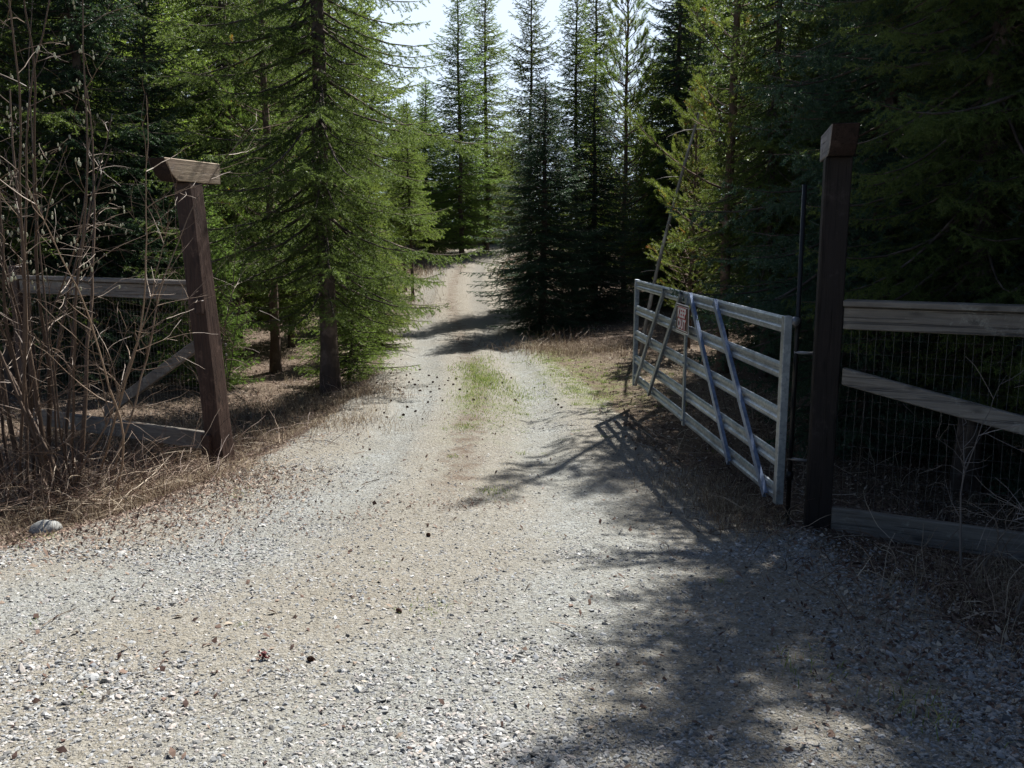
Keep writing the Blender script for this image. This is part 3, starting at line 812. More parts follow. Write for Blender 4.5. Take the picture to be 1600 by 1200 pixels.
# dark stand behind the right fence
RS = [(1192, 13.2), (1335, 13.6), (1500, 13.0), (1600, 12.6), (1225, 17.5), (1300, 18.5), (1400, 17.2), (1560, 17.6), (1650, 16.5)]
stand('spruce_tree', [(1205, 15.4), (1290, 12.4), (1375, 14.8), (1430, 12.4), (1490, 15.2), (1350, 16.5)], 'low dark spruce filling the shade under the stand behind the right fence', 'low spruces behind the right fence', ['dense'], (3.6, 6.0), 1.15)
stand('spruce_tree', RS, 'dark spruce in the dense stand behind the right fence', 'spruces behind the right fence', ['dense', 'high', 'dense', 'tall'], (8.5, 11.0))
RB = [(1010, 29), (1080, 27), (1150, 24), (1110, 33), (1200, 30), (1290, 26), (1370, 30), (1470, 26), (1640, 25), (990, 36), (1060, 40), (1340, 36), (1500, 36), (1250, 38), (1620, 35), (1170, 40), (1420, 42)]
stand('spruce_tree', RB, 'shadowy spruce deep in the woods on the right side of the driveway', 'spruces deep in the right woods', ['far', 'bushy'], (9, 12), 1.15)
LB = [(75, 16.5), (215, 18.5), (300, 27), (400, 29), (110, 22), (190, 24), (280, 21.5), (350, 25), (420, 23), (478, 26), (40, 20), (-40, 18), (530, 28), (60, 30), (160, 32), (260, 30), (340, 33), (450, 34), (520, 38), (575, 38), (0, 26)]
stand('spruce_tree', LB, 'green spruce deep in the woods on the left side of the driveway', 'spruces deep in the left woods', ['far', 'bushy', 'lighthigh', 'bushy'], (8.5, 11.5), 1.25)
CB = [(640, 44), (668, 50), (700, 56), (745, 60), (722, 50), (775, 52), (800, 53), (790, 57), (830, 52), (870, 46), (905, 50), (945, 44), (810, 66), (855, 62), (620, 58), (960, 56), (730, 72), (780, 76)]
stand('spruce_tree', CB, 'distant spruce on the hill beyond the bend of the driveway', 'spruces on the hill beyond the bend', ['far', 'bushy'], (4.6, 6.8), 1.4)
for (px_, y_, k_, h_, w_, l_) in ((1352, 9.2, 'dense', 10.0, 0.95, 'dark spruce close behind the right gate post, shading the drive'), (1278, 13.8, 'high', 11.0, 0.9, 'spruce with sunlit upper boughs between the open gate and the right gate post'),
        (1545, 8.3, 'dense', 10.2, 0.95, 'dark spruce close behind the right end of the top fence rail'), (1440, 10.8, 'big', 10.4, 0.9, 'spruce with bare lower trunk behind the middle of the right fence'), (1650, 7.2, 'big', 10.2, 0.95, 'spruce at the right border of the picture, nearest to the fence')):
    plant_tree(k_, 'spruce_tree', XD(px_, y_), y_, h_, l_, 'spruce tree', None, w_)
plant_tree('big', 'spruce_tree', 3.95, 7.5, 10.4, 'spruce whose dark trunk shows through the mesh of the right fence', 'spruce tree', None, 0.9)
for (tx, ty, tk, th) in ((5.9, 6.6, 'dense', 10), (7.4, 9.0, 'high', 10), (6.6, 4.2, 'dense', 9), (8.2, 6.0, 'high', 10), (7.0, 1.2, 'high', 10), (5.5, 4.6, 'dense', 9.5), (-9.5, -3.0, 'dense', 9), (-5.5, -8.5, 'dense', 10), (0.5, -9.5, 'dense', 10), (6.5, -6.5, 'dense', 10), (-9.0, 2.5, 'dense', 8.5), (4.0, -11, 'dense', 11)):  # unseen trees, added to cut sky fill and shade the near drive
    plant_tree(tk, 'spruce_tree', tx, ty, th, 'spruce added outside the picture to block light, around the near end of the driveway', 'spruce tree', 'spruces added outside the picture to block light')

# ------------------------------------------------------------------ leaning dead trunk
def leaning():
    e = empty('dead_tree', (XD(1001, 15.5), 15.5, zgf(XD(1001, 15.5), 15.5)))
    tag(e, 'pale grey dead trunk leaning to the right in front of the dark spruces', 'dead tree')
    mb = MB(); t = np.linspace(0, 1, 14)
    P_ = np.stack([1.12 * t ** 1.3, -0.15 * t, -0.1 + 5.1 * t], 1)
    tube(mb, P_, np.linspace(0.038, 0.018, 14), 8)
    mb.build('trunk', bark_mat('dead_bark', (0.16, 0.145, 0.13), (0.34, 0.32, 0.30), 4, 0.3), e, smooth=True)
    for q in range(11):
        f = random.uniform(0.3, 0.98); c = P_[int(f * 13)]
        a = random.uniform(0, 6.28); L = random.uniform(0.25, 0.7); s = np.linspace(0, 1, 4)
        m2 = MB(); tube(m2, np.stack([math.cos(a) * L * s, math.sin(a) * L * s, 0.1 * L * s - 0.2 * L * s * s], 1) + c, np.linspace(0.009, 0.003, 4), 4)
        m2.build('limb', bpy.data.materials['dead_bark'], e, smooth=True)
leaning()

# ------------------------------------------------------------------ gate posts and fence
STAIN_R = wood_mat('shaded_timber', (0.013, 0.009, 0.008), (0.027, 0.02, 0.018), axis=2, rough=0.75, mottled=(0.009, 0.007, 0.006))  # darker copy of the post stain, the right post's shade in its colour
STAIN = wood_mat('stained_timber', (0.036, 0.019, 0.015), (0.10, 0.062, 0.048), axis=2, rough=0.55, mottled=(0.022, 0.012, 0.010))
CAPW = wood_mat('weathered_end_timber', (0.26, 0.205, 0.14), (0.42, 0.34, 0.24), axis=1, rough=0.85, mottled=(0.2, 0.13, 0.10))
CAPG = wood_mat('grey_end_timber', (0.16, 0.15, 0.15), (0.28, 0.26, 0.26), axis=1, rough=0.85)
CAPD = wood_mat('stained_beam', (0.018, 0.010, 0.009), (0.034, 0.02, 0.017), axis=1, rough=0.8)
RAIL = wood_mat('grey_board', (0.12, 0.105, 0.09), (0.27, 0.24, 0.205), axis=0, rough=0.42, mottled=(0.075, 0.065, 0.055), spec=0.5)
WIRE = flat_mat('galvanised_wire', (0.16, 0.15, 0.14), 0.6, 0.5, var=0.4)

PL = np.array((-2.88, 8.58)); PR = np.array((2.12, 5.93))
GD = (PR - PL) / np.linalg.norm(PR - PL)           # gate line, left to right
GANG = math.atan2(GD[1], GD[0])

def gate_post(x, y, lean, label, cap_dx, turn):
    z = zgf(x, y)
    e = empty('gate_post', (x, y, z), GANG + R(turn))
    tag(e, label, 'gate post', None)
    top = 2.16 - z
    mb = MB()
    k = 9
    zs = np.linspace(-0.35, top, k)
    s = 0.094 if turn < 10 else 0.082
    prof = np.array([(-s, -s), (s, -s), (s, s), (-s, s)])
    V = []; F = []
    for i, zz in enumerate(zs):
        wv = 1 + 0.015 * math.sin(i * 1.7)
        for p_ in prof: V.append((p_[0] * wv + lean * zz, p_[1] * wv + 0.004 * math.sin(i * 2.1), zz))
        if i:
            for q in range(4): F.append(((i - 1) * 4 + q, (i - 1) * 4 + (q + 1) % 4, i * 4 + (q + 1) % 4, i * 4 + q))
    F.append((3, 2, 1, 0)); n = (k - 1) * 4; F.append((n, n + 1, n + 2, n + 3))
    mb.add(V, f4=F)
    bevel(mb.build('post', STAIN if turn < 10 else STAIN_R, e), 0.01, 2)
    # cap: short sawn-off beam across the post, ends cut on a slant, side facing the drive left bare
    c = MB()
    hw = 0.10 if turn < 10 else 0.083; L0, L1 = (-0.42, 0.36) if turn < 10 else (-0.36, 0.36); h = 0.2 if turn < 10 else 0.175
    yz = [(L0, h), (L1, h), (L1, 0.0), (L0 + 0.17, 0.0), (L0 + 0.09, 0.06)]
    sgn = 1 if cap_dx > 0 else -1
    V = [(-hw, a, b) for a, b in yz] + [(hw, a, b) for a, b in yz]
    me_v = np.array(V); me_v[:, 0] += lean * top; me_v[:, 2] += top + 0.002
    bmn = len(yz)
    import bmesh
    bm = bmesh.new(); vs = [bm.verts.new(v) for v in me_v]
    bm.faces.new(vs[:bmn][::-1]); bm.faces.new(vs[bmn:])
    for q in range(bmn): bm.faces.new((vs[q], vs[(q + 1) % bmn], vs[bmn + (q + 1) % bmn], vs[bmn + q]))
    bmesh.ops.recalc_face_normals(bm, faces=bm.faces[:])
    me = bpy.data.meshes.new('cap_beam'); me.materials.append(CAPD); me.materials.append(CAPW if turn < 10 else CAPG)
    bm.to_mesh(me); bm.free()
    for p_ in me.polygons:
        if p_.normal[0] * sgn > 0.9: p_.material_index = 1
    bevel(link(bpy.data.objects.new('cap_beam', me), e), 0.006, 1)
    return e, z, top

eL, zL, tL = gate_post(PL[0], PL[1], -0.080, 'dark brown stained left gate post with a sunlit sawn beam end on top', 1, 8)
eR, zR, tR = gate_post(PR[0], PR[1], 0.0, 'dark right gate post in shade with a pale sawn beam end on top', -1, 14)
eR.children[0] if eR.children else None
# small stained cleats where the rails meet the left post
for (zz, hh) in ((0.99, 0.13), (-0.36, 0.20)):
    m = MB(); box(m, (-0.085 - 0.038 * 0, -0.118, zz - zL), (0.10, 0.045, hh)); bevel(m.build('cleat', STAIN, eL), 0.005, 1)
m = MB()
for zz in (0.52, 0.62): box(m, (0.0972, 0.02, zz - zL), (0.012, 0.022, 0.022))
m.build('bolt', WIRE, eL)

def board(e, name, x0, x1, z0, z1, h, th, yoff, mat, sag=0.0, w=0.006):
    m = MB(); n = 9
    t = np.linspace(0, 1, n); xs = x0 + (x1 - x0) * t; zs = z0 + (z1 - z0) * t - sag * 4 * t * (1 - t)
    V = []; F = []
    for i in range(n):
        for (dy, dz) in ((-th / 2, -h / 2), (th / 2, -h / 2), (th / 2, h / 2), (-th / 2, h / 2)):
            V.append((xs[i], yoff + dy, zs[i] + dz))
        if i:
            for q in range(4): F.append(((i - 1) * 4 + q, i * 4 + q, i * 4 + (q + 1) % 4, (i - 1) * 4 + (q + 1) % 4))
    F.append((0, 1, 2, 3)); k = (n - 1) * 4; F.append((k + 3, k + 2, k + 1, k))
    m.add(V, f4=F)
    return bevel(m.build(name, mat, e), w, 1)

def mesh_wire(e, x0, x1, zb, zt, yoff, dx=0.052, dz=0.105):
    m = MB(); L = x1 - x0
    for i in range(int(abs(L) / dx) + 1):
        xx = x0 + math.copysign(i * dx, L)
        t = np.linspace(0, 1, 7)
        tube(m, np.stack([xx + 0.004 * np.sin(t * 9 + i), np.full(7, yoff) + 0.01 * np.sin(xx * 5 + t * 4), zb + (zt - zb) * t], 1), 0.0011, 3, cap=False)
    z = zb
    while z < zt:
        t = np.linspace(0, 1, 12)
        tube(m, np.stack([x0 + L * t, np.full(12, yoff) + 0.006 * np.sin(t * 30), z + 0.003 * np.sin(t * 11 + z * 9)], 1), 0.0011, 3, cap=False)
        z += dz
    m.build('wire_mesh', WIRE, e)

def fence(name, origin, sgn, label, zrail, zbot, length):
    e = empty(name, (origin[0], origin[1], 0.0), GANG)
    tag(e, label, 'fence')
    S = sgn
    a = 0.097 * S; b_ = length * S
    board(e, 'top_rail', a, b_, zrail - 0.047 - 0.075, zrail - 0.047 - 0.075, 0.145, 0.05, -0.03, RAIL)
    board(e, 'top_rail_cap', a, b_, zrail - 0.022, zrail - 0.022, 0.042, 0.13, -0.03, RAIL)
    board(e, 'bottom_rail', a, b_, zbot - 0.09, zbot - 0.10, 0.18, 0.05, -0.03, RAIL)
    mesh_wire(e, a, b_, zbot - 0.1, zrail - 0.10, 0.004)
    # far line post
    for k in (1.0,):
        m = MB(); xx = b_
        wx, wy = origin[0] + math.cos(GANG) * xx, origin[1] + math.sin(GANG) * xx
        zg_ = zgf(wx, wy)
        box(m, (xx + 0.08 * S, 0, (zrail + 0.1 + zg_ - 0.3) / 2), (0.15, 0.15, zrail + 0.1 - zg_ + 0.3))
        bevel(m.build('fence_post', STAIN, e), 0.01, 1)
    return e
fl = fence('fence_panel', PL, -1, 'wire mesh fence panel with wooden rails left of the left gate post', 1.235, -0.26, 2.9)
board(fl, 'brace', -0.11, -1.75, 0.70, -0.22, 0.13, 0.045, 0.045, RAIL)
fr = fence('fence_panel', PR, 1, 'wire mesh fence panel with wooden rails right of the right gate post', 1.245, -0.17, 2.6)
board(fr, 'brace', 0.12, 2.4, 0.745, 0.25, 0.115, 0.045, -0.085, RAIL)

# rusty chain hanging over the left brace
def chain():
    bx, by = PL + GD * (-0.20)
    bx += 0.04; by += 0.0
    e = empty('chain', (bx, by, 0.72), GANG + 0.2)
    tag(e, 'rusty chain looped over the brace beside the left gate post', 'chain')
    M = flat_mat('rusty_chain', (0.16, 0.10, 0.075), 0.6, 0.6, c2=(0.09, 0.06, 0.05))
    def linkm(c, rz, tilt):
        m = MB(); t = np.linspace(0, 2 * np.pi, 13)
        Pp = np.stack([0.012 * np.cos(t), 0 * t, 0.019 * np.sin(t)], 1) @ rotmat('X', tilt).T @ rotmat('Z', rz).T
        tube(m, Pp + np.array(c), 0.0038, 5, cap=False)
        return m
    pts = []
    for i in range(17): pts.append((0.0 + 0.008 * math.sin(i), -0.075, -0.02 - i * 0.029, 0))
    for i in range(8):
        a = math.pi * i / 8; pts.append((-0.06 + 0.06 * math.cos(a) - 0.0, -0.075 + 0.02 * i * 0, 0.0 + 0.05 * math.sin(a) + 0.01, 1.2))
    for i, (x_, y_, z_, tl) in enumerate(pts):
        linkm((x_, y_, z_), (i % 2) * 1.57 + 0.3, tl).build('link', M, e, smooth=True)
chain()

# steel pole behind the right gate post (carries the gate)
def pole():
    bx, by = 1.975, 6.12
    e = empty('metal_pole', (bx, by, zgf(bx, by)))
    tag(e, 'thin black steel pole standing between the gate and the right gate post', 'pole')
    D = flat_mat('black_steel', (0.025, 0.025, 0.027), 0.45, 0.4, var=0.3)
    G = flat_mat('dull_zinc', (0.36, 0.36, 0.37), 0.5, 0.5, var=0.3)
    h = 2.0 - zgf(bx, by)
    m = MB(); tube(m, [(0, 0, -0.3), (0, 0, h * 0.5), (0.0, 0, h)], 0.016, 10); m.build('pipe', D, e, smooth=True)
    for zz in (1.06, -0.02):
        m = MB()
        tube(m, [(0, 0, zz - zgf(bx, by) - 0.03), (0, 0, zz - zgf(bx, by) + 0.03)], 0.026, 12)
        m.build('hinge_collar', D, e, smooth=True)
    for zz in (0.86, 0.1):
        m = MB(); tube(m, [(-0.012, 0, zz - zgf(bx, by)), (0.10, -0.06, zz - zgf(bx, by))], 0.011, 8); m.build('hinge_pin', G, e, smooth=True)
    m = MB(); tube(m, [(-0.03, -0.02, 1.08 - zgf(bx, by)), (-0.02, -0.045, 1.08 - zgf(bx, by))], 0.03, 14); m.build('round_cap', G, e, smooth=True)
pole()

# ------------------------------------------------------------------ metal gate
def metal_gate():
    A = np.array((1.83, 5.88)); B_ = np.array((1.55, 11.03)); d = B_ - A; L = np.linalg.norm(d); ang = math.atan2(d[1], d[0])
    e = empty('metal_gate', (A[0], A[1], 0.0), ang)
    tag(e, 'galvanised farm gate of five ribbed rails swung open along the right of the driveway', 'gate')
    m_, nt, out = newmat('galvanised_steel'); g = NT(nt)
    tc = g.n('ShaderNodeTexCoord').outputs['Object']
    v = g.n('ShaderNodeTexVoronoi'); v.inputs['Scale'].default_value = 45; g.l(tc, v.inputs['Vector'])
    n = g.noise(tc, 3.5, 5, 0.7)
    sp = g.n('ShaderNodeSeparateColor'); g.l(v.outputs['Color'], sp.inputs[0])
    col = g.mix(sp.outputs[0], (0.25, 0.285, 0.315), (0.39, 0.43, 0.47))
    col = g.mix(g.ramp(n, [(0.42, 0.0), (0.72, 0.8)]), col, (0.17, 0.185, 0.195))
    p = g.n('ShaderNodeBsdfPrincipled'); g.l(col, p.inputs['Base Color']); p.inputs['Metallic'].default_value = 0.75
    g.l(g.math('ADD', g.math('MULTIPLY', n, 0.35), 0.28), p.inputs['Roughness'])
    rs_ = g.noise(tc, 6.0, 6, 0.75)
    g.l(g.bump(g.noise(tc, 2.2, 3, 0.5), 0.25, 0.02), p.inputs['Normal'])
    col2 = g.mix(g.ramp(rs_, [(0.62, 0.0), (0.72, 0.7)]), col, (0.12, 0.075, 0.05)); g.l(col2, p.inputs['Base Color'])
    g.l(p.outputs[0], out.inputs[0])
    G = m_
    # local: x along the gate away from camera, +y is the left (drive) side
    def rail(zt, h=0.112, z=None):
        # ribbed (w-shaped) sheet rail
        pr = [(0.0, 0.0), (0.008, -0.002), (0.018, -0.016), (0.018, -0.036), (0.001, -0.050), (0.001, -0.062), (0.018, -0.076), (0.018, -0.096), (0.008, -0.110), (0.0, -0.112)]
        back = [(a - 0.003, b) for a, b in pr][::-1]
        loop = pr + back
        V = []; nl = len(loop)
        for xx in (0.03, L - 0.03):
            for a, b in loop: V.append((xx, a + 0.004, zt + b))
        F = [(q, (q + 1) % nl, nl + (q + 1) % nl, nl + q) for q in range(nl)]
        m = MB(); m.add(V, f4=F); o = m.build('rail', G, e); return o
    for zt in (1.13, 0.818, 0.51, 0.205, -0.03): rail(zt)
    GB = flat_mat('sky_tinted_steel', (0.17, 0.235, 0.37), 0.42, 0.55, var=0.35, nscale=18, c2=(0.24, 0.31, 0.45))  # sky reflection on the near braces, tinted into the steel colour
    def channel(name, p0, p1, w, dpt, yoff, mat=None):
        p0 = np.array(p0, float); p1 = np.array(p1, float)     # (x,z) pairs
        dd = p1 - p0; LL = np.linalg.norm(dd); dd /= LL; nn = np.array([-dd[1], dd[0]])
        # U channel opening back, lips towards the rails
        sec = [(-w / 2, 0), (-w / 2, dpt), (w / 2, dpt), (w / 2, 0), (w / 2 - 0.004, 0), (w / 2 - 0.004, dpt - 0.004), (-w / 2 + 0.004, dpt - 0.004), (-w / 2 + 0.004, 0)]
        V = []
        for P_ in (p0, p1):
            for a, b in sec: V.append((P_[0] + nn[0] * a, yoff + b, P_[1] + nn[1] * a))
        nl = len(sec); F = [(q, (q + 1) % nl, nl + (q + 1) % nl, nl + q) for q in range(nl)]
        F += [(0, 1, 6, 7), (1, 2, 5, 6), (2, 3, 4, 5)] + [(nl + 7, nl + 6, nl + 1, nl), (nl + 6, nl + 5, nl + 2, nl + 1), (nl + 5, nl + 4, nl + 3, nl + 2)]
        m = MB(); m.add(V, f4=F); return m.build(name, mat or G, e)
    m = MB(); box(m, (0.0, 0.004, 0.49), (0.06, 0.055, 1.29)); bevel(m.build('end_post', G, e), 0.005, 2)
    m = MB(); box(m, (L, 0.004, 0.47), (0.06, 0.055, 1.33)); bevel(m.build('end_post', G, e), 0.005, 2)
    channel('upright', (2.55, 1.12), (2.55, -0.15), 0.055, 0.02, 0.0235)
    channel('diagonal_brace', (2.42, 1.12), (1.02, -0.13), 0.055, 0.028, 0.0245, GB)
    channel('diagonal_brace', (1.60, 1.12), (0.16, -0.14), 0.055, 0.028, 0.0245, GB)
    channel('diagonal_brace', (3.50, 1.10), (4.95, -0.13), 0.05, 0.028, 0.0245)
    channel('diagonal_brace', (2.76, 1.11), (4.16, -0.13), 0.05, 0.028, 0.0245)
    bm_ = MB()
    for (ux, uz) in [(2.55, 1.09), (2.42, 1.09), (1.60, 1.09), (3.50, 1.07), (2.76, 1.08), (1.02, -0.1), (0.2, -0.1), (4.92, -0.1), (4.14, -0.1), (2.55, -0.1), (2.55, 0.46), (2.55, 0.78)]:
        tube(bm_, [(ux, 0.045, uz), (ux, 0.060, uz)], 0.009, 6)
    bm_.build('bolt', G, e)
    # sign: bolted flat to the upright
    s = empty('keep_out_sign', (0, 0, 0)); 
    ux, uz = 2.56, 0.885
    c, sn = math.cos(ang), math.sin(ang)
    off = 0.072
    s.location = (A[0] + c * ux - sn * off, A[1] + sn * ux + c * off, uz)
    # sign's own frame: x to the right as read, y into the gate, so it faces the drive
    s.rotation_euler = (0, 0, ang + math.pi)
    tag(s, 'small red and black sign reading KEEP OUT in white, fixed to the open metal gate', 'sign')
    W, Hh = 0.47, 0.27
    BLK = flat_mat('sign_dark', (0.035, 0.012, 0.014), 0.4, var=0.3, nscale=9)
    WHT = flat_mat('sign_white', (0.72, 0.70, 0.68), 0.45, var=0.15, nscale=20)
    RED = flat_mat('sign_red', (0.50, 0.035, 0.05), 0.45, var=0.25, nscale=14)
    m = MB(); box(m, (0, 0.003, 0), (W, 0.004, Hh)); m.build('sign_plate', WHT, s)
    m = MB(); box(m, (0, 0.0, 0), (W - 0.02, 0.003, Hh - 0.02)); m.build('sign_panel', BLK, s)
    m = MB()
    w2, h2 = W - 0.05, Hh - 0.05
    for (cx, cz, sx, sz) in ((0, h2 / 2, w2, 0.006), (0, -h2 / 2, w2, 0.006)): box(m, (cx, -0.0025, cz), (sx, 0.0015, sz))
    m.build('sign_border', WHT, s)
    def text(body, z, mat, off_, yy, name, size=0.105):
        cu = bpy.data.curves.new(name, 'FONT'); cu.body = body; cu.size = size; cu.align_x = 'CENTER'; cu.align_y = 'CENTER'
        cu.offset = off_; cu.extrude = 0.0006; cu.space_character = 1.12
        o = bpy.data.objects.new('tmp_text', cu); COL.objects.link(o)
        bpy.context.view_layer.update()
        me = bpy.data.meshes.new_from_object(o.evaluated_get(bpy.context.evaluated_depsgraph_get()))
        bpy.data.objects.remove(o)
        me.materials.clear(); me.materials.append(mat)
        for v_ in me.vertices:
            x_, y_, z_ = v_.co; v_.co = (x_ * 1.28, yy - z_, y_ * 1.18 + z)
        q = bpy.data.objects.new(name, me); link(q, s); return q
    for body, z in (('KEEP', 0.05), ('OUT', -0.055)):
        text(body, z, RED, 0.011, -0.0035, 'letter_outline')
        text(body, z, WHT, 0.0035, -0.006, 'lettering')
metal_gate()

# ------------------------------------------------------------------ bare shrubs
def shrub_mat(name, c0, c1, c2):
    return tint_mat(name, [(0.0, c0), (0.5, c1), (1.0, c2)], rough=0.6, spec=0.35)
STEM = shrub_mat('shrub_bark', (0.05, 0.033, 0.024), (0.105, 0.07, 0.048), (0.25, 0.18, 0.125))
CATK = tint_mat('catkin', [(0, (0.35, 0.34, 0.22)), (1, (0.6, 0.6, 0.48))], trans=0.3)

def stem_path(p, d, L, n, wig, grav, r):
    P_ = [np.array(p, float)]; d = np.array(d, float); d /= np.linalg.norm(d)
    for i in range(n):
        d = d + r.normal(0, wig, 3) + np.array([0, 0, grav]); d /= np.linalg.norm(d)
        P_.append(P_[-1] + d * L / n)
    return np.array(P_)
def twigs(mb, path, rad, r, n, Lr, depth, wig=0.13, grav=0.02, catk=None, spread=1.0, zmin=0.0, tint=(0.3, 1.0)):
    for q in range(n):
        f = r.uniform(0.12, 1.0); k = f * (len(path) - 1); i = min(int(k), len(path) - 2)
        p = path[i] + (path[i + 1] - path[i]) * (k - i)
        if p[2] < zmin: continue
        ax = unit(path[i + 1] - path[i])
        s = unit(np.cross(ax, r.normal(size=3)))
        d = ax * r.uniform(0.35, 1.0) + s * spread * r.uniform(0.5, 1.0)
        L = r.uniform(*Lr) * (1.15 - 0.5 * f)
        pt = stem_path(p, d, L, max(4, int(L / 0.08)), wig, grav, r)
        r0 = min(rad * 0.5, 0.0022 + L * 0.0035)
        tube(mb, pt, np.linspace(r0, 0.0011, len(pt)), 3 if r0 < 0.004 else 4, r.uniform(*tint), cap=False)
        if catk is not None and r.random() < 0.5 and pt[-1][2] > 1.8:
            catk.append(pt[-1])
        if depth > 0:
            twigs(mb, pt, r0, r, max(2, int(L / 0.16)), (Lr[0] * 0.4, Lr[1] * 0.42), depth - 1, wig * 1.2, grav, catk, spread, zmin, tint)
def bare_shrub(x, y, stems, hgt, label, seed, name='bare_shrub', rad=(0.010, 0.028), group=None, spread=0.11, catkins=True, ntw=11, zmin=0.3, mat=None, base=0.12, cat='shrub', depth=1):
    r = np.random.default_rng(seed)
    z = zgf(x, y)
    e = empty(name, (x, y, z)); tag(e, label, cat, group)
    ck = []
    tw = MB()
    for i in range(stems):
        a = r.uniform(0, 6.28)
        b0 = (base * math.cos(a), base * 0.7 * math.sin(a), -0.06)
        d = (spread * math.cos(a) + r.normal(0, 0.08), spread * 0.5 * math.sin(a) + r.normal(0, 0.06), 1.0)
        L = hgt * r.uniform(0.6, 1.1); R0 = r.uniform(*rad)
        pt = stem_path(b0, d, L, 16, 0.055, 0.01, r)
        m = MB(); tube(m, pt, np.linspace(R0, R0 * 0.22, len(pt)), 7, r.uniform(0.1, 0.55), cap=False)
        m.build('stem', mat or STEM, e, smooth=True)
        twigs(tw, pt, R0, r, ntw, (0.25, 0.85), depth, catk=ck, zmin=zmin, grav=-0.03)
    tw.build('twigs', mat or STEM, e)
    if catkins and ck:
        c = MB(); ck = np.array(ck)
        ck = ck[r.random(len(ck)) < 0.8]
        if len(ck):
            ckk = np.repeat(ck, 2, axis=0) + r.normal(0, 0.02, (len(ck) * 2, 3))
            v, f = ico(); n = len(ckk)
            V = v[None] * np.array([0.007, 0.007, 0.017]) * r.uniform(0.7, 1.4, (n, 1, 1)) + ckk[:, None, :]
            c.add(V.reshape(-1, 3), f3=(f[None] + (np.arange(n) * 12)[:, None, None]).reshape(-1, 3), a=np.repeat(r.random(n), 12))
            c.build('catkins', CATK, e)
    return e
bare_shrub(-4.22, 7.3, 9, 5.4, 'clump of tall leafless grey stems at the left border of the picture', 101)
bare_shrub(-3.95, 7.5, 7, 5.0, 'clump of leafless stems with catkins, second from the left border', 102)
bare_shrub(-3.72, 7.2, 3, 3.6, 'slender leafless stems right of the two thick clumps, in front of the left fence', 103, rad=(0.008, 0.02))
bare_shrub(-4.45, 8.0, 6, 5.0, 'leafless shrub tight against the left fence at the picture border', 104, rad=(0.01, 0.024))
bare_shrub(-3.35, 9.6, 5, 2.6, 'thin leafless bush behind the left wire fence', 105, rad=(0.005, 0.012), catkins=False)
# arching branches reaching right over the post
def arching():
    r = np.random.default_rng(77)
    e = empty('arching_shrub', (-3.72, 7.4, zgf(-3.72, 7.4)))
    tag(e, 'leafless shrub whose thin arching branches reach over the left gate post', 'shrub')
    tw = MB(); ck = []
    for i in range(4):
        d = (0.35 + r.normal(0, 0.12), -0.05 + r.normal(0, 0.12), 1.0)
        pt = stem_path((r.normal(0, 0.12), r.normal(0, 0.08), -0.05), d, r.uniform(2.6, 3.9), 20, 0.06, -0.035, r)
        m = MB(); tube(m, pt, np.linspace(0.012, 0.002, len(pt)), 5, r.uniform(0.4, 1), cap=False); m.build('stem', STEM, e, smooth=True)
        twigs(tw, pt, 0.012, r, 16, (0.3, 0.95), 1, wig=0.12, grav=0.02, catk=ck, zmin=0.6, tint=(0.5, 1.0))
    tw.build('twigs', STEM, e)
arching()

# low tangle of dead canes at the left
def tangle(name, spots, seed, mat):
    r = np.random.default_rng(seed); m = MB()
    for (cx, cy, sx, sy, n, L0, L1, up_) in spots:
        for q in range(n):
            x_, y_ = r.normal(cx, sx), r.normal(cy, sy)
            d = (r.normal(0, 0.8), r.normal(0, 0.5), r.uniform(0.1, 1.0) * up_)
            L = r.uniform(L0, L1)
            pt = stem_path((x_, y_, zgf(x_, y_) + 0.0), d, L, 8, 0.16, -0.09, r)
            g_ = zg(pt[:, 0], pt[:, 1]) + 0.004; pt[:, 2] = np.maximum(pt[:, 2], g_)
            tube(m, pt, np.linspace(0.0032, 0.0012, len(pt)), 3, r.random() ** 1.3, cap=False)
    o = m.build(name, mat); tag(o, kind='stuff'); return o
CANE = tint_mat('dead_cane', [(0, (0.07, 0.04, 0.032)), (0.4, (0.17, 0.11, 0.08)), (0.75, (0.33, 0.25, 0.18)), (1, (0.56, 0.47, 0.36))], rough=0.6)
tangle('bramble_thicket', [(-3.75, 7.2, 0.45, 0.3, 620, 0.25, 0.95, 1.0), (-3.2, 7.7, 0.35, 0.25, 380, 0.2, 0.7, 0.7), (-4.3, 6.9, 0.4, 0.35, 380, 0.2, 0.8, 0.8), (-3.6, 9.2, 0.7, 0.5, 400, 0.2, 0.7, 1.0), (-2.45, 12.4, 0.35, 0.3, 190, 0.2, 0.6, 1.0)], 5, CANE)
tangle('dead_weeds', [(3.0, 4.7, 0.55, 0.45, 380, 0.12, 0.42, 1.2), (1.75, 6.25, 0.15, 0.3, 160, 0.12, 0.4, 0.8), (0.6, 17.4, 0.6, 0.3, 260, 0.15, 0.5, 2.0), (1.6, 16.8, 0.6, 0.4, 260, 0.15, 0.5, 2.0), (-3.0, 24, 0.5, 2.5, 200, 0.3, 0.7, 1.5), (2.9, 8.5, 0.9, 1.5, 300, 0.15, 0.5, 1.2)], 6, CANE)

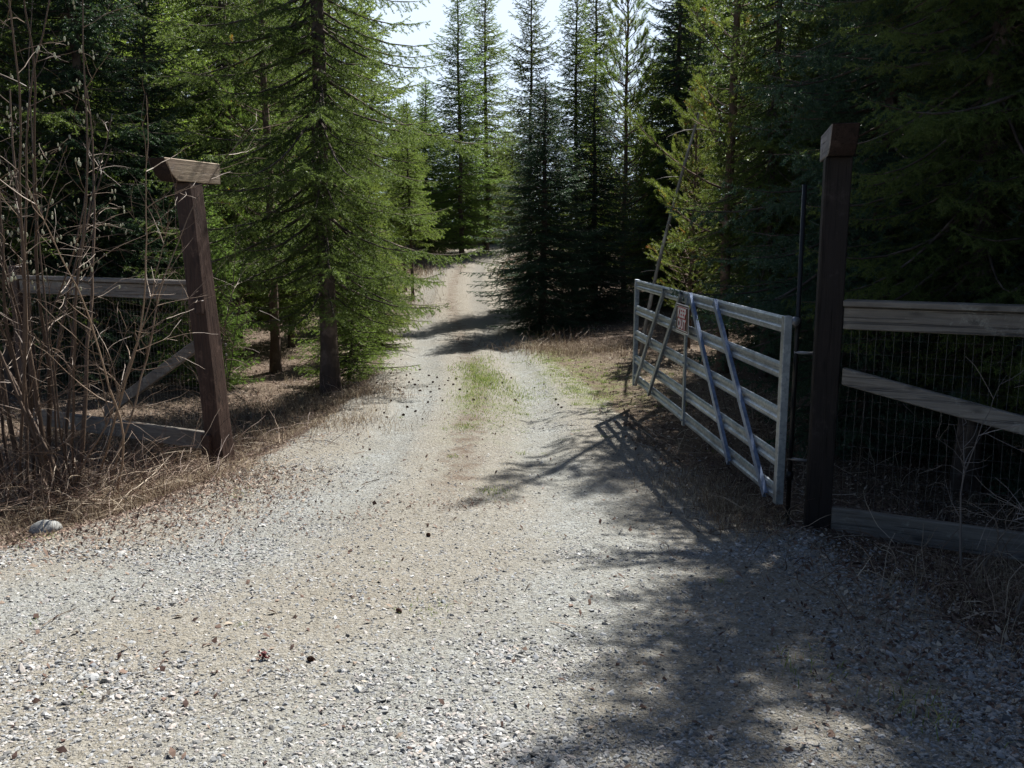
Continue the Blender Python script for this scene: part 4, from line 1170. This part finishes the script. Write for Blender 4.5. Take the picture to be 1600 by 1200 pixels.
PALE = shrub_mat('pale_sapling_bark', (0.09, 0.075, 0.065), (0.16, 0.135, 0.12), (0.28, 0.24, 0.21))
bare_shrub(2.42, 4.05, 2, 1.1, 'pale bare sapling stem in the lower right corner, closest to the camera', 201, 'bare_sapling', (0.008, 0.013), spread=0.45, catkins=False, ntw=7, zmin=0.15, mat=PALE, base=0.03, cat='sapling', depth=1)
bare_shrub(2.62, 4.85, 2, 1.05, 'thin bare sapling rising in front of the right bottom rail', 202, 'bare_sapling', (0.007, 0.012), spread=0.3, catkins=False, ntw=9, zmin=0.2, mat=PALE, base=0.03, cat='sapling', depth=1)
bare_shrub(3.05, 4.45, 3, 1.2, 'twiggy bare sapling at the right border below the fence rails', 203, 'bare_sapling', (0.006, 0.011), spread=0.5, catkins=False, ntw=9, zmin=0.1, mat=PALE, base=0.04, cat='sapling', depth=1)

# ------------------------------------------------------------------ stones, cones, small things
def rock(name, x, y, s, label, mat, seed, cat='rock', group=None):
    r = np.random.default_rng(seed)
    import bmesh
    bm = bmesh.new(); bmesh.ops.create_icosphere(bm, subdivisions=3, radius=1.0)
    nz = [r.normal(size=3) for _ in range(9)]; nz = [q / np.linalg.norm(q) for q in nz]; cut = r.uniform(0.55, 0.9, 9)
    for v in bm.verts:
        c = np.array(v.co)
        for q, t in zip(nz, cut):
            dd = c @ q
            if dd > t: c = c - q * (dd - t) * 0.85
        c = c * (1 + 0.03 * math.sin(c[0] * 9 + c[1] * 7) + 0.02 * math.sin(c[2] * 17))
        v.co = Vector(c * np.array(s))
    me = bpy.data.meshes.new(name); bm.to_mesh(me); bm.free(); me.materials.append(mat)
    for p_ in me.polygons: p_.use_smooth = True
    o = link(bpy.data.objects.new(name, me)); o.location = (x, y, zgf(x, y) + s[2] * 0.35); o.rotation_euler = (0, 0, r.uniform(0, 6))
    return tag(o, label, cat, group)
RK = flat_mat('grey_rock', (0.26, 0.27, 0.265), 0.85, var=0.35, nscale=14, c2=(0.36, 0.36, 0.34), bumpy=0.5)
RKW = flat_mat('pale_rock', (0.55, 0.5, 0.45), 0.8, var=0.25, nscale=16, bumpy=0.4)
r_ = rock('rock', -3.52, 6.42, (0.125, 0.085, 0.075), 'blue grey rock below the bare shrubs at the left', RK, 5); r_.rotation_euler[2] = 0.2
rock('rock', -3.42, 5.55, (0.05, 0.04, 0.03), 'small whitish stone in the leaf litter at the left border', RKW, 6)

def cone_mesh():
    m = MB(); n = 84
    g_ = 2.39996
    for i in range(n):
        f = (i + 0.5) / n; z_ = 0.048 * f - 0.024; rr = 0.0165 * math.sin(math.pi * min(1, f * 0.86 + 0.12)) ** 0.7
        a = i * g_; d = np.array([math.cos(a), math.sin(a), 0]); t = np.array([-d[1], d[0], 0]); up_ = np.array([0, 0, 1])
        c = d * rr * 0.55 + up_ * z_
        tip = d * (rr + 0.003) + up_ * (z_ + 0.008)
        m.add([c - t * 0.005, c + t * 0.005, tip + t * 0.003, tip - t * 0.003], f4=[(0, 1, 2, 3)], a=f)
    tube(m, [(0, 0, -0.024), (0, 0, -0.008), (0, 0, 0.01), (0, 0, 0.022)], [0.006, 0.012, 0.012, 0.004], 8, 0.2)
    return m.mesh('spruce_cone', tint_mat('cone_scales', [(0, (0.06, 0.033, 0.025)), (1, (0.17, 0.10, 0.07))], rough=0.7))
CM = cone_mesh()
def gpix(px, py):
    a = (px - 800) / FPX; b_ = -(py - 600) / FPX
    d = np.array([a, math.cos(PITCH) + b_ * math.sin(PITCH), -math.sin(PITCH) + b_ * math.cos(PITCH)])
    t = 2.0
    for _ in range(60):
        p_ = d * t + np.array([0, 0, CAM_Z]); t += (p_[2] - zgf(p_[0], p_[1])) / 1.0 * 0.8 / max(0.15, -d[2])*0.6
    p_ = d * t; return p_[0], p_[1]
cones = [(601, 646), (588, 641), (612, 583), (636, 589), (645, 593), (652, 596), (640, 598), (647, 600), (667, 604), (622, 612), (628, 618), (590, 600), (602, 598), (676, 600), (700, 590), (706, 600), (718, 608), (669, 586), (735, 580), (783, 599), (797, 592), (850, 600), (870, 626), (874, 633), (806, 627), (811, 618), (638, 638), (649, 642), (632, 651), (667, 630), (595, 668), (603, 652), (660, 655), (672, 622), (688, 610), (699, 597), (576, 704), (581, 578), (617, 599), (655, 579), (625, 562), (690, 625), (712, 592), (729, 612), (610, 628), (655, 612), (765, 600), (643, 585), (630, 605), (618, 590), (585, 586), (598, 576), (672, 612), (682, 590), (836, 606), (879, 638), (742, 1066 - 440), (694, 603)]
for i, (cx, cy) in enumerate(cones):
    X_, Y_ = gpix(cx + random.uniform(-2, 2), cy + random.uniform(-2, 2))
    o = link(bpy.data.objects.new('spruce_cone', CM)); sc = random.uniform(0.5, 0.9)
    o.scale = (sc, sc, sc); o.location = (X_, Y_, zgf(X_, Y_) + 0.013 * sc)
    o.rotation_euler = (R(90) + random.uniform(-0.3, 0.3), 0, random.uniform(0, 6.28))
    tag(o, 'small dark spruce cone scattered on the middle of the driveway', 'cone', 'cones scattered on the driveway')
def single(px, py, label, sc=1.2, mesh=CM, name='spruce_cone', cat='cone'):
    X_, Y_ = gpix(px, py); o = link(bpy.data.objects.new(name, mesh)); o.scale = (sc,) * 3
    o.location = (X_, Y_, zgf(X_, Y_) + 0.013 * sc); o.rotation_euler = (R(82), 0.2, random.uniform(0, 6)); return tag(o, label, cat)
single(624, 957, 'lone dark cone on the gravel in the lower middle', 0.7)
single(669, 838, 'lone brown cone above the lowest ones on the near gravel', 0.8)
single(485, 1033, 'lone dark cone right of the red berry cluster', 0.75)
def berries():
    m = MB(); r = np.random.default_rng(9); v, f = ico()
    for i in range(26):
        c = r.normal(0, 0.011, 3); c[2] = abs(c[2]) + 0.006
        m.add(v * r.uniform(0.004, 0.008) + c, f3=f, a=r.random())
    X_, Y_ = gpix(413, 1030)
    o = m.build('berry_cluster', tint_mat('dark_red_berries', [(0, (0.03, 0.005, 0.006)), (1, (0.13, 0.014, 0.016))], rough=0.4), smooth=True)
    o.location = (X_, Y_, zgf(X_, Y_) + 0.003); tag(o, 'small dark red berry cluster lying on the gravel at lower left', 'berries')
berries()
